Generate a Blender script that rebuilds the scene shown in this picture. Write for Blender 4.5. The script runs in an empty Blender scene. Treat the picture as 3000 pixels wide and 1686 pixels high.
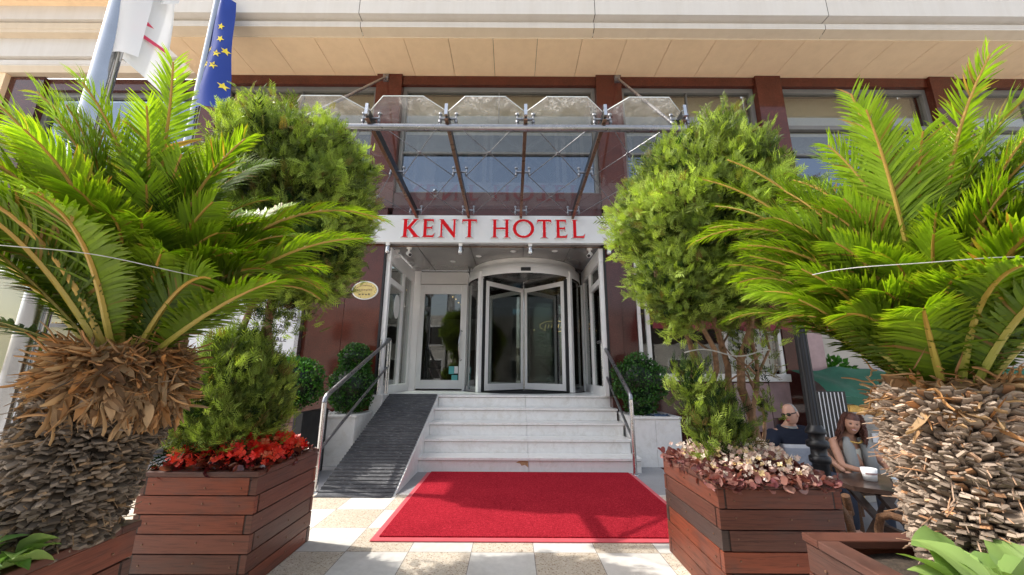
import bpy, bmesh, math, random
import numpy as np
from mathutils import Vector, Matrix
from mathutils.geometry import tessellate_polygon

random.seed(7); rng = np.random.default_rng(7)
S = bpy.context.scene
COL = S.collection
PI = math.pi
R = math.radians

# ------------------------------------------------------------------ materials
def new_mat(name):
    m = bpy.data.materials.new(name); m.use_nodes = True
    nt = m.node_tree; nt.nodes.clear()
    out = nt.nodes.new('ShaderNodeOutputMaterial')
    return m, nt, out
def nd(nt, typ, **kw):
    n = nt.nodes.new(typ)
    for k, v in kw.items():
        if k in n.inputs: n.inputs[k].default_value = v
        else: setattr(n, k, v)
    return n
def lk(nt, a, b): nt.links.new(a, b)
def c4(c): return (c[0], c[1], c[2], 1.0)
def math_n(nt, op, a, b=None):
    n = nt.nodes.new('ShaderNodeMath'); n.operation = op
    for i, x in enumerate((a, b)):
        if x is None: continue
        if isinstance(x, (int, float)): n.inputs[i].default_value = x
        else: lk(nt, x, n.inputs[i])
    return n.outputs[0]
def mix_c(nt, fac, a, b, mode='MIX'):
    n = nt.nodes.new('ShaderNodeMix'); n.data_type = 'RGBA'; n.blend_type = mode
    for sock, x in ((n.inputs[0], fac), (n.inputs[6], a), (n.inputs[7], b)):
        if isinstance(x, (int, float)): sock.default_value = x
        elif isinstance(x, tuple): sock.default_value = c4(x)
        else: lk(nt, x, sock)
    return n.outputs[2]
def ramp(nt, fac, stops):
    n = nt.nodes.new('ShaderNodeValToRGB'); e = n.color_ramp.elements
    e[0].position, e[0].color = stops[0][0], c4(stops[0][1])
    e[1].position, e[1].color = stops[-1][0], c4(stops[-1][1])
    for p, c in stops[1:-1]:
        x = e.new(p); x.color = c4(c)
    lk(nt, fac, n.inputs[0]); return n.outputs[0]
def coords(nt, kind='Object', scale=(1, 1, 1), rot=(0, 0, 0)):
    tc = nt.nodes.new('ShaderNodeTexCoord'); mp = nt.nodes.new('ShaderNodeMapping')
    mp.inputs['Scale'].default_value = scale; mp.inputs['Rotation'].default_value = rot
    lk(nt, tc.outputs[kind], mp.inputs[0]); return mp.outputs[0]
def world_pos(nt):
    return nt.nodes.new('ShaderNodeNewGeometry').outputs['Position']
def noise(nt, vec, scale, detail=4, rough=.55, dist=0):
    n = nd(nt, 'ShaderNodeTexNoise'); n.inputs['Scale'].default_value = scale
    n.inputs['Detail'].default_value = detail; n.inputs['Roughness'].default_value = rough
    n.inputs['Distortion'].default_value = dist
    if vec is not None: lk(nt, vec, n.inputs['Vector'])
    return n.outputs['Fac']
def voro(nt, vec, scale, out='Distance'):
    n = nd(nt, 'ShaderNodeTexVoronoi'); n.inputs['Scale'].default_value = scale
    lk(nt, vec, n.inputs['Vector']); return n.outputs[out]
def bump(nt, h, strength=.3, dist=.01):
    n = nd(nt, 'ShaderNodeBump'); n.inputs['Strength'].default_value = strength
    n.inputs['Distance'].default_value = dist; lk(nt, h, n.inputs['Height']); return n.outputs[0]
def tint_out(nt):
    a = nd(nt, 'ShaderNodeAttribute'); a.attribute_name = 'tint'
    s = nd(nt, 'ShaderNodeSeparateColor'); lk(nt, a.outputs['Color'], s.inputs[0])
    return s.outputs[0], s.outputs[1], s.outputs[2]
def prin(nt, out, color, rough=.5, metal=0., spec=.5, normal=None, coat=0, coat_r=.1, emis=None, es=0):
    p = nd(nt, 'ShaderNodeBsdfPrincipled')
    if isinstance(color, tuple): p.inputs['Base Color'].default_value = c4(color)
    else: lk(nt, color, p.inputs['Base Color'])
    if isinstance(rough, (int, float)): p.inputs['Roughness'].default_value = rough
    else: lk(nt, rough, p.inputs['Roughness'])
    p.inputs['Metallic'].default_value = metal
    p.inputs['Specular IOR Level'].default_value = spec
    p.inputs['Coat Weight'].default_value = coat; p.inputs['Coat Roughness'].default_value = coat_r
    if normal is not None: lk(nt, normal, p.inputs['Normal'])
    if emis: p.inputs['Emission Color'].default_value = c4(emis); p.inputs['Emission Strength'].default_value = es
    lk(nt, p.outputs[0], out.inputs[0]); return p
def simple(name, col, rough=.5, metal=0., spec=.5, var=.12, vs=6., bmp=0., bs=40., coat=0, emis=None, es=0):
    m, nt, out = new_mat(name)
    v = world_pos(nt)
    n = noise(nt, v, vs, 5, .6)
    lo = tuple(max(0, x*(1-var)) for x in col); hi = tuple(min(1, x*(1+var)) for x in col)
    c = ramp(nt, n, [(.3, lo), (.7, hi)])
    nm = bump(nt, noise(nt, v, bs, 3), bmp, .01) if bmp else None
    rn = ramp(nt, noise(nt, v, vs*1.7, 3), [(.3, (max(0, rough-.06),)*3), (.7, (min(1, rough+.08),)*3)])
    prin(nt, out, c, rn, metal, spec, nm, coat, emis=emis, es=es)
    return m
def leaf_mat(name, dark, light, brown=(.25, .11, .03), transl=.4, rough=.4, trc=None, spec=.5):
    m, nt, out = new_mat(name)
    a, b, c = tint_out(nt)
    col = mix_c(nt, a, dark, light)
    col = mix_c(nt, c, col, brown)
    br = nd(nt, 'ShaderNodeCombineColor')
    for i in range(3): lk(nt, b, br.inputs[i])
    col = mix_c(nt, 1.0, col, br.outputs[0], 'MULTIPLY')
    p = nd(nt, 'ShaderNodeBsdfPrincipled'); lk(nt, col, p.inputs['Base Color'])
    p.inputs['Roughness'].default_value = rough; p.inputs['Specular IOR Level'].default_value = spec
    t = nd(nt, 'ShaderNodeBsdfTranslucent')
    tc = mix_c(nt, 1.0, col, trc or (1.6, 1.5, .5), 'MULTIPLY')
    lk(nt, tc, t.inputs[0])
    mx = nd(nt, 'ShaderNodeMixShader'); mx.inputs[0].default_value = transl
    lk(nt, p.outputs[0], mx.inputs[1]); lk(nt, t.outputs[0], mx.inputs[2]); lk(nt, mx.outputs[0], out.inputs[0])
    return m
def glass_mat(name, tint=(.9, .93, .92), base=.06, edge=.6, grough=.02, dirt=0., gcol=(1, 1, 1)):
    m, nt, out = new_mat(name)
    lw = nd(nt, 'ShaderNodeLayerWeight'); lw.inputs[0].default_value = .5
    f3 = math_n(nt, 'POWER', lw.outputs['Facing'], 3.0)
    fac = math_n(nt, 'ADD', math_n(nt, 'MULTIPLY', f3, edge), base)
    tr = nd(nt, 'ShaderNodeBsdfTransparent'); tr.inputs[0].default_value = c4(tint)
    gl = nd(nt, 'ShaderNodeBsdfGlossy'); gl.inputs['Roughness'].default_value = grough; gl.inputs['Color'].default_value = c4(gcol)
    mx = nd(nt, 'ShaderNodeMixShader'); lk(nt, fac, mx.inputs[0]); lk(nt, tr.outputs[0], mx.inputs[1]); lk(nt, gl.outputs[0], mx.inputs[2])
    last = mx.outputs[0]
    if dirt:
        v = world_pos(nt)
        n1 = noise(nt, v, 5, 6, .7, .6); n2 = noise(nt, v, 38, 4, .7)
        d = math_n(nt, 'MULTIPLY', ramp(nt, n1, [(.42, (0, 0, 0)), (.75, (1, 1, 1))]), ramp(nt, n2, [(.35, (0, 0, 0)), (.7, (1, 1, 1))]))
        sy = nd(nt, 'ShaderNodeSeparateXYZ'); lk(nt, v, sy.inputs[0])
        yr = ramp(nt, math_n(nt, 'DIVIDE', sy.outputs[1], 10.), [(.35, (1, 1, 1)), (.372, (.6, .6, .6)), (.395, (.03, .03, .03)), (1, (.015, .015, .015))])
        d = math_n(nt, 'ADD', math_n(nt, 'MULTIPLY', d, 1.6), .22); d = math_n(nt, 'MULTIPLY', d, yr); d = math_n(nt, 'MULTIPLY', d, dirt*2.4)
        df = nd(nt, 'ShaderNodeBsdfDiffuse'); df.inputs[0].default_value = (.75, .74, .7, 1)
        tl = nd(nt, 'ShaderNodeBsdfTranslucent'); tl.inputs[0].default_value = (.75, .74, .7, 1)
        ad = nd(nt, 'ShaderNodeMixShader'); ad.inputs[0].default_value = .5; lk(nt, df.outputs[0], ad.inputs[1]); lk(nt, tl.outputs[0], ad.inputs[2])
        m2 = nd(nt, 'ShaderNodeMixShader'); lk(nt, d, m2.inputs[0]); lk(nt, last, m2.inputs[1]); lk(nt, ad.outputs[0], m2.inputs[2])
        last = m2.outputs[0]
    lk(nt, last, out.inputs[0]); return m

M = {}
# pavement: terrazzo / white checker
def make_pave():
    m, nt, out = new_mat('checker_paving')
    pos = world_pos(nt); s = nd(nt, 'ShaderNodeSeparateXYZ'); lk(nt, pos, s.inputs[0])
    tx = math_n(nt, 'DIVIDE', math_n(nt, 'ADD', s.outputs[0], 43.7), .43)
    ty = math_n(nt, 'DIVIDE', math_n(nt, 'ADD', s.outputs[1], 40.0-2.76+.41), .41)
    fx, fy = math_n(nt, 'FLOOR', tx), math_n(nt, 'FLOOR', ty)
    ch = math_n(nt, 'MODULO', math_n(nt, 'ADD', fx, fy), 2.0)
    rx, ry = math_n(nt, 'FRACT', tx), math_n(nt, 'FRACT', ty)
    ex = math_n(nt, 'MINIMUM', rx, math_n(nt, 'SUBTRACT', 1.0, rx)); ey = math_n(nt, 'MINIMUM', ry, math_n(nt, 'SUBTRACT', 1.0, ry))
    joint = math_n(nt, 'LESS_THAN', math_n(nt, 'MINIMUM', ex, ey), .0055)
    n = noise(nt, pos, 2.2, 5, .65); n2 = noise(nt, pos, 22, 4, .6)
    white = ramp(nt, n, [(.25, (.70, .68, .64)), (.75, (.81, .79, .75))])
    sp = voro(nt, pos, 130, 'Color')
    ss = nd(nt, 'ShaderNodeSeparateColor'); lk(nt, sp, ss.inputs[0])
    terr = ramp(nt, ss.outputs[0], [(.0, (.34, .24, .17)), (.10, (.48, .38, .28)), (.18, (.66, .56, .44)), (.6, (.70, .62, .50)), (1, (.78, .72, .63))])
    grain = ramp(nt, n2, [(.3, (.86, .86, .86)), (.7, (1, 1, 1))])
    cell = nd(nt, 'ShaderNodeTexWhiteNoise'); cell.noise_dimensions = '2D'
    cb = nd(nt, 'ShaderNodeCombineXYZ'); lk(nt, fx, cb.inputs[0]); lk(nt, fy, cb.inputs[1]); lk(nt, cb.outputs[0], cell.inputs[0])
    cv = ramp(nt, cell.outputs[0], [(0, (.84, .83, .82)), (1, (1, 1, 1))])
    c = mix_c(nt, ch, terr, white); c = mix_c(nt, 1.0, c, grain, 'MULTIPLY'); c = mix_c(nt, 1.0, c, cv, 'MULTIPLY')
    stain = ramp(nt, noise(nt, pos, 1.1, 6, .7, .4), [(.35, (.86, .84, .82)), (.6, (1, 1, 1))])
    c = mix_c(nt, 1.0, c, stain, 'MULTIPLY')
    c = mix_c(nt, joint, c, (.20, .18, .16))
    prin(nt, out, c, .55, spec=.35, normal=bump(nt, n2, .12, .004)); return m
M['pave'] = make_pave()
def granite(name, base, sc=160, rough=.45, var=.35):
    m, nt, out = new_mat(name); pos = world_pos(nt)
    n = noise(nt, pos, sc, 2, .7); n2 = noise(nt, pos, 3, 5, .6)
    c = ramp(nt, n, [(.3, tuple(x*(1-var) for x in base)), (.5, base), (.72, tuple(min(1, x*(1+var)) for x in base))])
    c = mix_c(nt, 1.0, c, ramp(nt, n2, [(.3, (.82, .82, .82)), (.7, (1, 1, 1))]), 'MULTIPLY')
    prin(nt, out, c, rough); return m
M['granite'] = granite('grey_granite', (.30, .30, .315))
M['granite_step'] = granite('pinkish_granite', (.42, .38, .38), 120)
def marble(name, a=(.72, .715, .70), b=(.82, .81, .79), rough=.3):
    m, nt, out = new_mat(name); pos = world_pos(nt)
    n = noise(nt, pos, 2.4, 8, .65, 1.4); n2 = noise(nt, pos, 9, 6, .7, .5)
    c = ramp(nt, n, [(.25, a), (.47, b), (.51, tuple(x*.94 for x in b)), (.75, b)])
    dirt = ramp(nt, n2, [(.28, (.80, .77, .72)), (.5, (1, 1, 1))])
    c = mix_c(nt, .7, c, dirt, 'MULTIPLY')
    prin(nt, out, c, rough, spec=.5); return m
M['marble'] = marble('white_marble')
def redgranite(name, base, rough=.07):
    m, nt, out = new_mat(name); pos = world_pos(nt)
    n = noise(nt, pos, 60, 4, .7); n2 = noise(nt, pos, 4, 6, .65)
    c = ramp(nt, n, [(.3, tuple(x*.55 for x in base)), (.55, base), (.75, tuple(x*1.7 for x in base))])
    c = mix_c(nt, .8, c, ramp(nt, n2, [(.3, (.7, .7, .7)), (.7, (1.15, 1.1, 1.1))]), 'MULTIPLY')
    prin(nt, out, c, rough, spec=.42); return m
M['redstone'] = redgranite('polished_red_granite', (.105, .027, .016))
M['redstone_dk'] = redgranite('polished_dark_red_granite', (.080, .024, .020), .1)
M['pinkstone'] = simple('pink_stone', (.40, .27, .27), .35, var=.2, vs=5)
def plaster(name, col, rough=.55):
    m, nt, out = new_mat(name); pos = world_pos(nt)
    n = noise(nt, pos, 1.3, 6, .6)
    streak = noise(nt, coords(nt, 'Object', (3.0, 3.0, .25)), 2.0, 5, .65)
    c = ramp(nt, n, [(.3, tuple(x*.95 for x in col)), (.7, col)])
    c = mix_c(nt, .5, c, ramp(nt, streak, [(.35, (.90, .88, .85)), (.6, (1, 1, 1))]), 'MULTIPLY')
    prin(nt, out, c, rough, spec=.35); return m
M['fascia'] = plaster('cream_composite_panel', (.69, .645, .585))
M['fascia_tan'] = plaster('tan_composite_panel', (.70, .575, .42))
M['soffit'] = plaster('beige_soffit_panel', (.98, .72, .45))
M['gap'] = simple('dark_joint_and_shadow', (.10, .075, .05), .9)
M['alu'] = simple('white_aluminium', (.82, .81, .79), .35, 0, var=.04, vs=3)
M['alu_grey'] = simple('grey_aluminium', (.17, .165, .155), .4, .1, var=.06)
M['bronze'] = simple('bronze_beam', (.22, .125, .08), .3, .55, var=.15)
M['darkmetal'] = simple('black_metal', (.018, .018, .02), .35, .3, var=.2)
M['steel'] = simple('brushed_steel', (.62, .62, .62), .22, 1., var=.06, vs=12)
M['steel_dk'] = simple('dull_steel', (.33, .33, .35), .3, .9, var=.12, vs=12)
M['chrome'] = simple('polished_pole', (.42, .43, .45), .16, 1., var=.05)
def vest_ceiling():
    m, nt, out = new_mat('metal_ceiling'); pos = world_pos(nt)
    n = noise(nt, pos, 1.5, 3)
    prin(nt, out, ramp(nt, n, [(.3, (.30, .29, .285)), (.7, (.40, .39, .38))]), .22, .55); return m
M['vceil'] = vest_ceiling()
M['sign'] = simple('sign_silver', (.74, .75, .755), .38, .15, var=.03, vs=2)
M['red'] = simple('sign_red', (.66, .006, .012), .5, spec=.12, var=.08)
M['silver_edge'] = simple('letter_edge', (.75, .75, .74), .25, .6, var=.04)
M['glass_rim'] = simple('frosted_glass_edge', (.72, .76, .74), .25)
M['glass_door'] = glass_mat('door_glass', (.62, .67, .65), .085, .55)
M['glass_canopy'] = glass_mat('canopy_glass', (.88, .90, .89), .03, .38, .015, dirt=.24)
M['glass_win'] = glass_mat('window_glass', (.45, .50, .52), .24, .4, .02, gcol=(.62, .70, .84))
M['glass_shop'] = glass_mat('shop_glass', (.85, .87, .85), .06, .4)
M['black'] = simple('black_rubber', (.012, .012, .013), .6)
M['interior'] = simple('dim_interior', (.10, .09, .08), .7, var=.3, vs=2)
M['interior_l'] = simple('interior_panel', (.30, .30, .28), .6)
M['glass_strip'] = glass_mat('blind_window_glass', (.8, .8, .76), .10, .5, .02)
M['blind'] = simple('beige_blind_reflection', (.56, .52, .42), .7, var=.05)
M['spandrel'] = simple('dark_spandrel', (.035, .032, .032), .25, var=.3, vs=2)
def carpet(name, base):
    m, nt, out = new_mat(name); pos = world_pos(nt)
    n = noise(nt, pos, 130, 3, .8); n2 = noise(nt, pos, 45, 4, .75); n3 = noise(nt, pos, 2.2, 5, .6)
    c = ramp(nt, n, [(.32, tuple(x*.38 for x in base)), (.52, base), (.7, tuple(min(1, x*1.5+.02) for x in base))])
    c = mix_c(nt, 1.0, c, ramp(nt, n2, [(.3, (.72, .72, .72)), (.7, (1.1, 1.1, 1.1))]), 'MULTIPLY')
    c = mix_c(nt, 1.0, c, ramp(nt, n3, [(.3, (.86, .86, .86)), (.7, (1, 1, 1))]), 'MULTIPLY')
    prin(nt, out, c, .95, spec=.0, normal=bump(nt, n, 1., .012)); return m
M['carpet'] = carpet('red_coir_carpet', (.50, .028, .046))
M['carpet_edge'] = simple('red_vinyl_edge', (.62, .10, .12), .5)
def rubber():
    m, nt, out = new_mat('ribbed_black_rubber'); pos = world_pos(nt)
    n = noise(nt, pos, 6, 6, .7); n2 = noise(nt, coords(nt, 'Object', (1, 6, 6)), 14, 5, .75)
    c = ramp(nt, n, [(.3, (.035, .036, .042)), (.7, (.075, .077, .085))])
    c = mix_c(nt, ramp(nt, n2, [(.56, (0, 0, 0)), (.72, (.75, .75, .75))]), c, (.40, .40, .41))
    prin(nt, out, c, .55, spec=.5); return m
M['rubber'] = rubber()
def wood(name, ca, cb, coat=.35, cr=.28):
    m, nt, out = new_mat(name)
    v = coords(nt, 'Object', (1.6, 1.6, 30)); a, b, c_ = tint_out(nt)
    off = nd(nt, 'ShaderNodeVectorMath'); off.operation = 'ADD'; lk(nt, v, off.inputs[0])
    cmb = nd(nt, 'ShaderNodeCombineXYZ'); lk(nt, math_n(nt, 'MULTIPLY', a, 40.), cmb.inputs[0]); lk(nt, math_n(nt, 'MULTIPLY', a, 17.), cmb.inputs[1]); lk(nt, cmb.outputs[0], off.inputs[1])
    g = noise(nt, off.outputs[0], 3.2, 6, .65, .6); k = noise(nt, coords(nt, 'Object', (2, 2, 5)), 2.2, 4)
    col = mix_c(nt, a, ca, cb)
    col = mix_c(nt, 1.0, col, ramp(nt, g, [(.28, (.42, .40, .40)), (.5, (1, 1, 1)), (.75, (1.25, 1.15, 1.1))]), 'MULTIPLY')
    col = mix_c(nt, ramp(nt, k, [(.5, (0, 0, 0)), (.8, (.55, .55, .55))]), col, (.075, .06, .055))
    br = nd(nt, 'ShaderNodeCombineColor')
    for i in range(3): lk(nt, b, br.inputs[i])
    col = mix_c(nt, 1.0, col, br.outputs[0], 'MULTIPLY')
    wear = noise(nt, coords(nt, 'Object', (1, 1, 1)), 26, 5, .8)
    col = mix_c(nt, ramp(nt, wear, [(.70, (0, 0, 0)), (.76, (.5, .5, .5))]), col, (.35, .27, .22))
    prin(nt, out, col, .5, spec=.3, normal=bump(nt, g, .35, .005), coat=coat, coat_r=cr); return m
M['wood'] = wood('stained_planter_wood', (.070, .046, .038), (.20, .052, .025), .10, .28)
M['wood_dk'] = wood('dark_table_wood', (.035, .018, .012), (.06, .028, .016), .6, .12)
M['wood_old'] = wood('weathered_box_wood', (.16, .085, .07), (.24, .12, .10), .1)
M['soil'] = simple('potting_soil', (.045, .032, .022), .95, var=.5, vs=40, bmp=.8, bs=60)
M['pebble'] = simple('white_pebbles', (.66, .66, .64), .6, var=.2, vs=40)
M['bark'] = simple('thuja_bark', (.25, .145, .085), .9, var=.45, vs=26, bmp=1., bs=45)
M['palm_leaf'] = leaf_mat('cycad_leaflets', (.038, .095, .010), (.27, .42, .020), (.36, .19, .06), .42, .42, (1.55, 1.55, .4), .28)
M['rachis'] = leaf_mat('cycad_rachis', (.20, .27, .045), (.46, .27, .055), (.36, .17, .05), .12, .4)
M['thuja'] = leaf_mat('thuja_scale_leaves', (.012, .050, .008), (.44, .55, .10), (.17, .09, .03), .36, .5, (1.4, 1.5, .5), .3)
M['box'] = leaf_mat('boxwood_leaves', (.014, .07, .010), (.09, .28, .03), (.12, .15, .02), .25, .35, (1.3, 1.5, .4), .5)
M['broad'] = leaf_mat('broad_leaves', (.09, .20, .045), (.36, .50, .15), (.45, .46, .16), .35, .35, (1.3, 1.4, .5), .5)
M['beg_leaf'] = leaf_mat('begonia_bronze_leaves', (.045, .010, .013), (.20, .035, .022), (.30, .16, .08), .25, .18, (1.8, .6, .4), .8)
M['beg_leaf2'] = leaf_mat('begonia_pale_leaves', (.20, .085, .070), (.44, .24, .19), (.20, .055, .10), .25, .16, (1.3, .7, .5), .8)
M['beg_red'] = leaf_mat('begonia_red_petals', (.72, .012, .012), (.95, .09, .04), (.8, .25, .1), .3, .4, (1.2, .8, .6))
M['beg_white'] = leaf_mat('begonia_white_petals', (.76, .50, .42), (.88, .79, .66), (.75, .55, .2), .3, .4, (1, 1, 1))
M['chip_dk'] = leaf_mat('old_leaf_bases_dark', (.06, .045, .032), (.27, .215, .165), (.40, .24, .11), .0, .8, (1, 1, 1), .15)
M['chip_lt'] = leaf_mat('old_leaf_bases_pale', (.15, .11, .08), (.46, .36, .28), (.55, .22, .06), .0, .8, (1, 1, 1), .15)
M['dry'] = leaf_mat('dry_cataphylls', (.19, .105, .055), (.62, .42, .23), (.60, .27, .08), .2, .75, (1, .8, .5), .15)
M['trunk_core'] = simple('cycad_core', (.035, .026, .02), .95, var=.4, vs=20)
M['wire'] = simple('grey_cord', (.46, .45, .43), .6)
M['flag_white'] = leaf_mat('white_flag_cloth', (.84, .84, .86), (.86, .86, .86), (.6, .6, .6), .3, .7, (1, 1, 1), .1)
M['flag_blue'] = leaf_mat('blue_flag_cloth', (.022, .05, .28), (.035, .075, .36), (.02, .03, .2), .15, .55, (1, 1, 1), .3)
M['yellow'] = simple('flag_yellow', (.85, .68, .05), .6)
M['flag_red'] = simple('flag_red_print', (.75, .05, .12), .6)
M['skin'] = simple('skin', (.50, .28, .20), .5, var=.08, vs=18)
M['skin_f'] = simple('skin_warm', (.46, .24, .16), .5, var=.08, vs=18)
M['lip'] = simple('lips', (.40, .10, .09), .4)
M['eye'] = simple('eye_dark', (.03, .025, .02), .2)
M['teeth'] = simple('teeth', (.8, .78, .72), .3)
M['hair_grey'] = simple('short_grey_hair', (.30, .28, .26), .8, bmp=.4)
M['hair_brown'] = simple('auburn_hair', (.085, .026, .015), .45, var=.5, vs=25, bmp=.8, bs=60)
M['denim'] = simple('dark_denim', (.02, .028, .05), .8, var=.2)
M['vest'] = simple('grey_vest', (.26, .27, .27), .8, var=.1)
M['cream_top'] = simple('cream_top', (.66, .63, .54), .8, var=.05)
M['wicker'] = simple('brown_wicker', (.16, .075, .034), .5, var=.4, vs=60, bmp=1., bs=120)
M['gold'] = simple('gold_frame', (.62, .40, .12), .3, .7, var=.15)
M['gold_pl'] = simple('gold_plaque', (.55, .42, .16), .3, .6, var=.2, vs=12)
M['white_pl'] = simple('white_enamel', (.75, .74, .70), .35)
M['awn_red'] = simple('burgundy_awning', (.16, .014, .022), .75, var=.15)
M['awn_green'] = simple('green_tarpaulin', (.012, .10, .055), .6, var=.25, vs=5)
M['slat'] = simple('grey_wood_slats', (.34, .32, .29), .6, var=.2)
M['cream'] = simple('cream_display', (.72, .66, .46), .7, var=.08, vs=2)
M['teal'] = simple('teal_print', (.10, .42, .42), .5)
M['bluesheet'] = simple('blue_cloth', (.07, .12, .22), .7)
M['paper'] = simple('white_paper', (.75, .75, .76), .6, var=.04)
M['ink'] = simple('black_ink', (.03, .03, .032), .6)
M['street'] = simple('street_building_plaster', (.55, .51, .45), .8, var=.15, vs=.6)
M['street_stone'] = simple('pale_street_stone', (.48, .46, .43), .8, var=.12, vs=3)
M['asphalt'] = simple('asphalt', (.07, .068, .065), .9, var=.25, vs=30)
M['led_blue'] = simple('lit_exit_sign', (.2, .5, .7), .5, emis=(.35, .75, 1.0), es=.9)
M['led_warm'] = simple('lit_warm_bulb', (.8, .6, .3), .5, emis=(1.0, .62, .22), es=1.6)

# ------------------------------------------------------------------ mesh builder
class MB:
    def __init__(s): s.v = []; s.f = []; s.m = []; s.t = []; s.s = []
    def add(s, vs, fs, mi=0, t=(.5, 1, 0), sm=False):
        o = len(s.v); s.v += [tuple(v) for v in vs]; s.t += [t]*len(vs)
        for f in fs: s.f.append([i+o for i in f]); s.m.append(mi); s.s.append(sm)
        return s
    def box(s, x0, x1, y0, y1, z0, z1, mi=0, t=(.5, 1, 0), X=None):
        vs = [Vector(p) for p in ((x0, y0, z0), (x1, y0, z0), (x1, y1, z0), (x0, y1, z0), (x0, y0, z1), (x1, y0, z1), (x1, y1, z1), (x0, y1, z1))]
        if X is not None: vs = [X @ v for v in vs]
        return s.add(vs, [(0, 3, 2, 1), (4, 5, 6, 7), (0, 1, 5, 4), (1, 2, 6, 5), (2, 3, 7, 6), (3, 0, 4, 7)], mi, t)
    def bar(s, p, q, w, h, mi=0, t=(.5, 1, 0), up=(0, 0, 1)):
        p, q = Vector(p), Vector(q); d = (q-p); L = d.length; d.normalize(); u = Vector(up)
        if abs(d.dot(u)) > .99: u = Vector((0, 1, 0))
        x = d.cross(u).normalized(); z = x.cross(d)
        X = Matrix((x, d, z)).transposed().to_4x4(); X.translation = p
        return s.box(-w/2, w/2, 0, L, -h/2, h/2, mi, t, X)
    def tube(s, pts, r, n=8, mi=0, t=(.5, 1, 0), cap=True):
        pts = [Vector(p) for p in pts]; k = len(pts)
        rr = [r]*k if isinstance(r, (int, float)) else r
        ref = Vector((0, 0, 1)); vs = []; px = None
        for i, p in enumerate(pts):
            d = (pts[min(i+1, k-1)]-pts[max(i-1, 0)]).normalized()
            if px is None:
                if abs(d.dot(ref)) > .95: ref = Vector((1, 0, 0))
                px = d.cross(ref).normalized()
            else:
                px = (px-d*px.dot(d)).normalized()
            py = d.cross(px)
            for j in range(n):
                a = 2*PI*j/n; vs.append(p+(px*math.cos(a)+py*math.sin(a))*rr[i])
        fs = [(i*n+j, i*n+(j+1) % n, (i+1)*n+(j+1) % n, (i+1)*n+j) for i in range(k-1) for j in range(n)]
        s.add(vs, fs, mi, t, True)
        if cap: s.add(vs[:n], [tuple(range(n))[::-1]], mi, t); s.add(vs[-n:], [tuple(range(n))], mi, t)
        return s
    def lathe(s, prof, c, n=24, mi=0, t=(.5, 1, 0), a0=0, a1=2*PI, sm=True):
        full = abs(a1-a0-2*PI) < 1e-6; k = n if full else n+1; vs = []
        for r, z in prof:
            for j in range(k):
                a = a0+(a1-a0)*j/n; vs.append((c[0]+r*math.cos(a), c[1]+r*math.sin(a), c[2]+z))
        fs = []
        for i in range(len(prof)-1):
            for j in range(n): fs.append((i*k+j, i*k+(j+1) % k, (i+1)*k+(j+1) % k, (i+1)*k+j))
        return s.add(vs, fs, mi, t, sm)
    def ellipsoid(s, c, r, n=14, mi=0, t=(.5, 1, 0)):
        vs = []; m = max(6, n//2+2)
        for i in range(m+1):
            a = -PI/2+PI*i/m
            for j in range(n):
                b = 2*PI*j/n; vs.append((c[0]+r[0]*math.cos(a)*math.cos(b), c[1]+r[1]*math.cos(a)*math.sin(b), c[2]+r[2]*math.sin(a)))
        fs = [(i*n+j, i*n+(j+1) % n, (i+1)*n+(j+1) % n, (i+1)*n+j) for i in range(m) for j in range(n)]
        return s.add(vs, fs, mi, t, True)
    def prism(s, poly, fn, d0, d1, mi=0, mi_side=None, t=(.5, 1, 0), back=True):
        # poly: 2D outline (ccw); fn(u, v, d) -> 3D
        k = len(poly); tris = tessellate_polygon([[Vector((u, v, 0)) for u, v in poly]])
        s.add([fn(u, v, d0) for u, v in poly], [tuple(x) for x in tris], mi, t)
        if back: s.add([fn(u, v, d1) for u, v in poly], [tuple(x)[::-1] for x in tris], mi_side if mi_side is not None else mi, t)
        s.add([fn(u, v, d0) for u, v in poly]+[fn(u, v, d1) for u, v in poly],
              [(i, (i+1) % k, (i+1) % k+k, i+k) for i in range(k)], mi_side if mi_side is not None else mi, t)
        return s

ORG = {}
def tag(o, label=None, cat=None, group=None, kind=None):
    if label: o['label'] = label
    if cat: o['category'] = cat
    if group: o['group'] = group
    if kind: o['kind'] = kind
    return o
def thing(name, loc, label, cat, group=None):
    o = bpy.data.objects.new(name, None); COL.objects.link(o); o.location = loc; o.empty_display_size = .2
    ORG[o.name] = Vector(loc)
    return tag(o, label, cat, group)
def finish(name, me, mats, parent, org):
    for m in mats: me.materials.append(M[m] if isinstance(m, str) else m)
    o = bpy.data.objects.new(name, me); COL.objects.link(o)
    if parent is not None: o.parent = parent
    elif org is not None: o.location = org
    ORG[o.name] = org
    return o
def obj(name, mb, mats, parent=None, org=None, bevel=0, seg=2):
    """mesh built in world coordinates; stored relative to its thing's base"""
    if not isinstance(mats, (list, tuple)): mats = [mats]
    if org is None: org = ORG[parent.name] if parent is not None else Vector((0, 0, 0))
    org = Vector(org)
    me = bpy.data.meshes.new(name)
    me.from_pydata([(v[0]-org.x, v[1]-org.y, v[2]-org.z) for v in mb.v], [], mb.f)
    me.polygons.foreach_set('material_index', mb.m); me.polygons.foreach_set('use_smooth', mb.s)
    at = me.attributes.new('tint', 'FLOAT_COLOR', 'POINT')
    at.data.foreach_set('color', [x for t in mb.t for x in (t[0], t[1], t[2], 1.0)])
    bm = bmesh.new(); bm.from_mesh(me); bmesh.ops.recalc_face_normals(bm, faces=bm.faces); bm.to_mesh(me); bm.free()
    me.update()
    o = finish(name, me, mats, parent, org)
    if bevel:
        b = o.modifiers.new('Bevel', 'BEVEL'); b.width = bevel; b.segments = seg; b.limit_method = 'ANGLE'; b.angle_limit = R(40)
    return o
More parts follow.
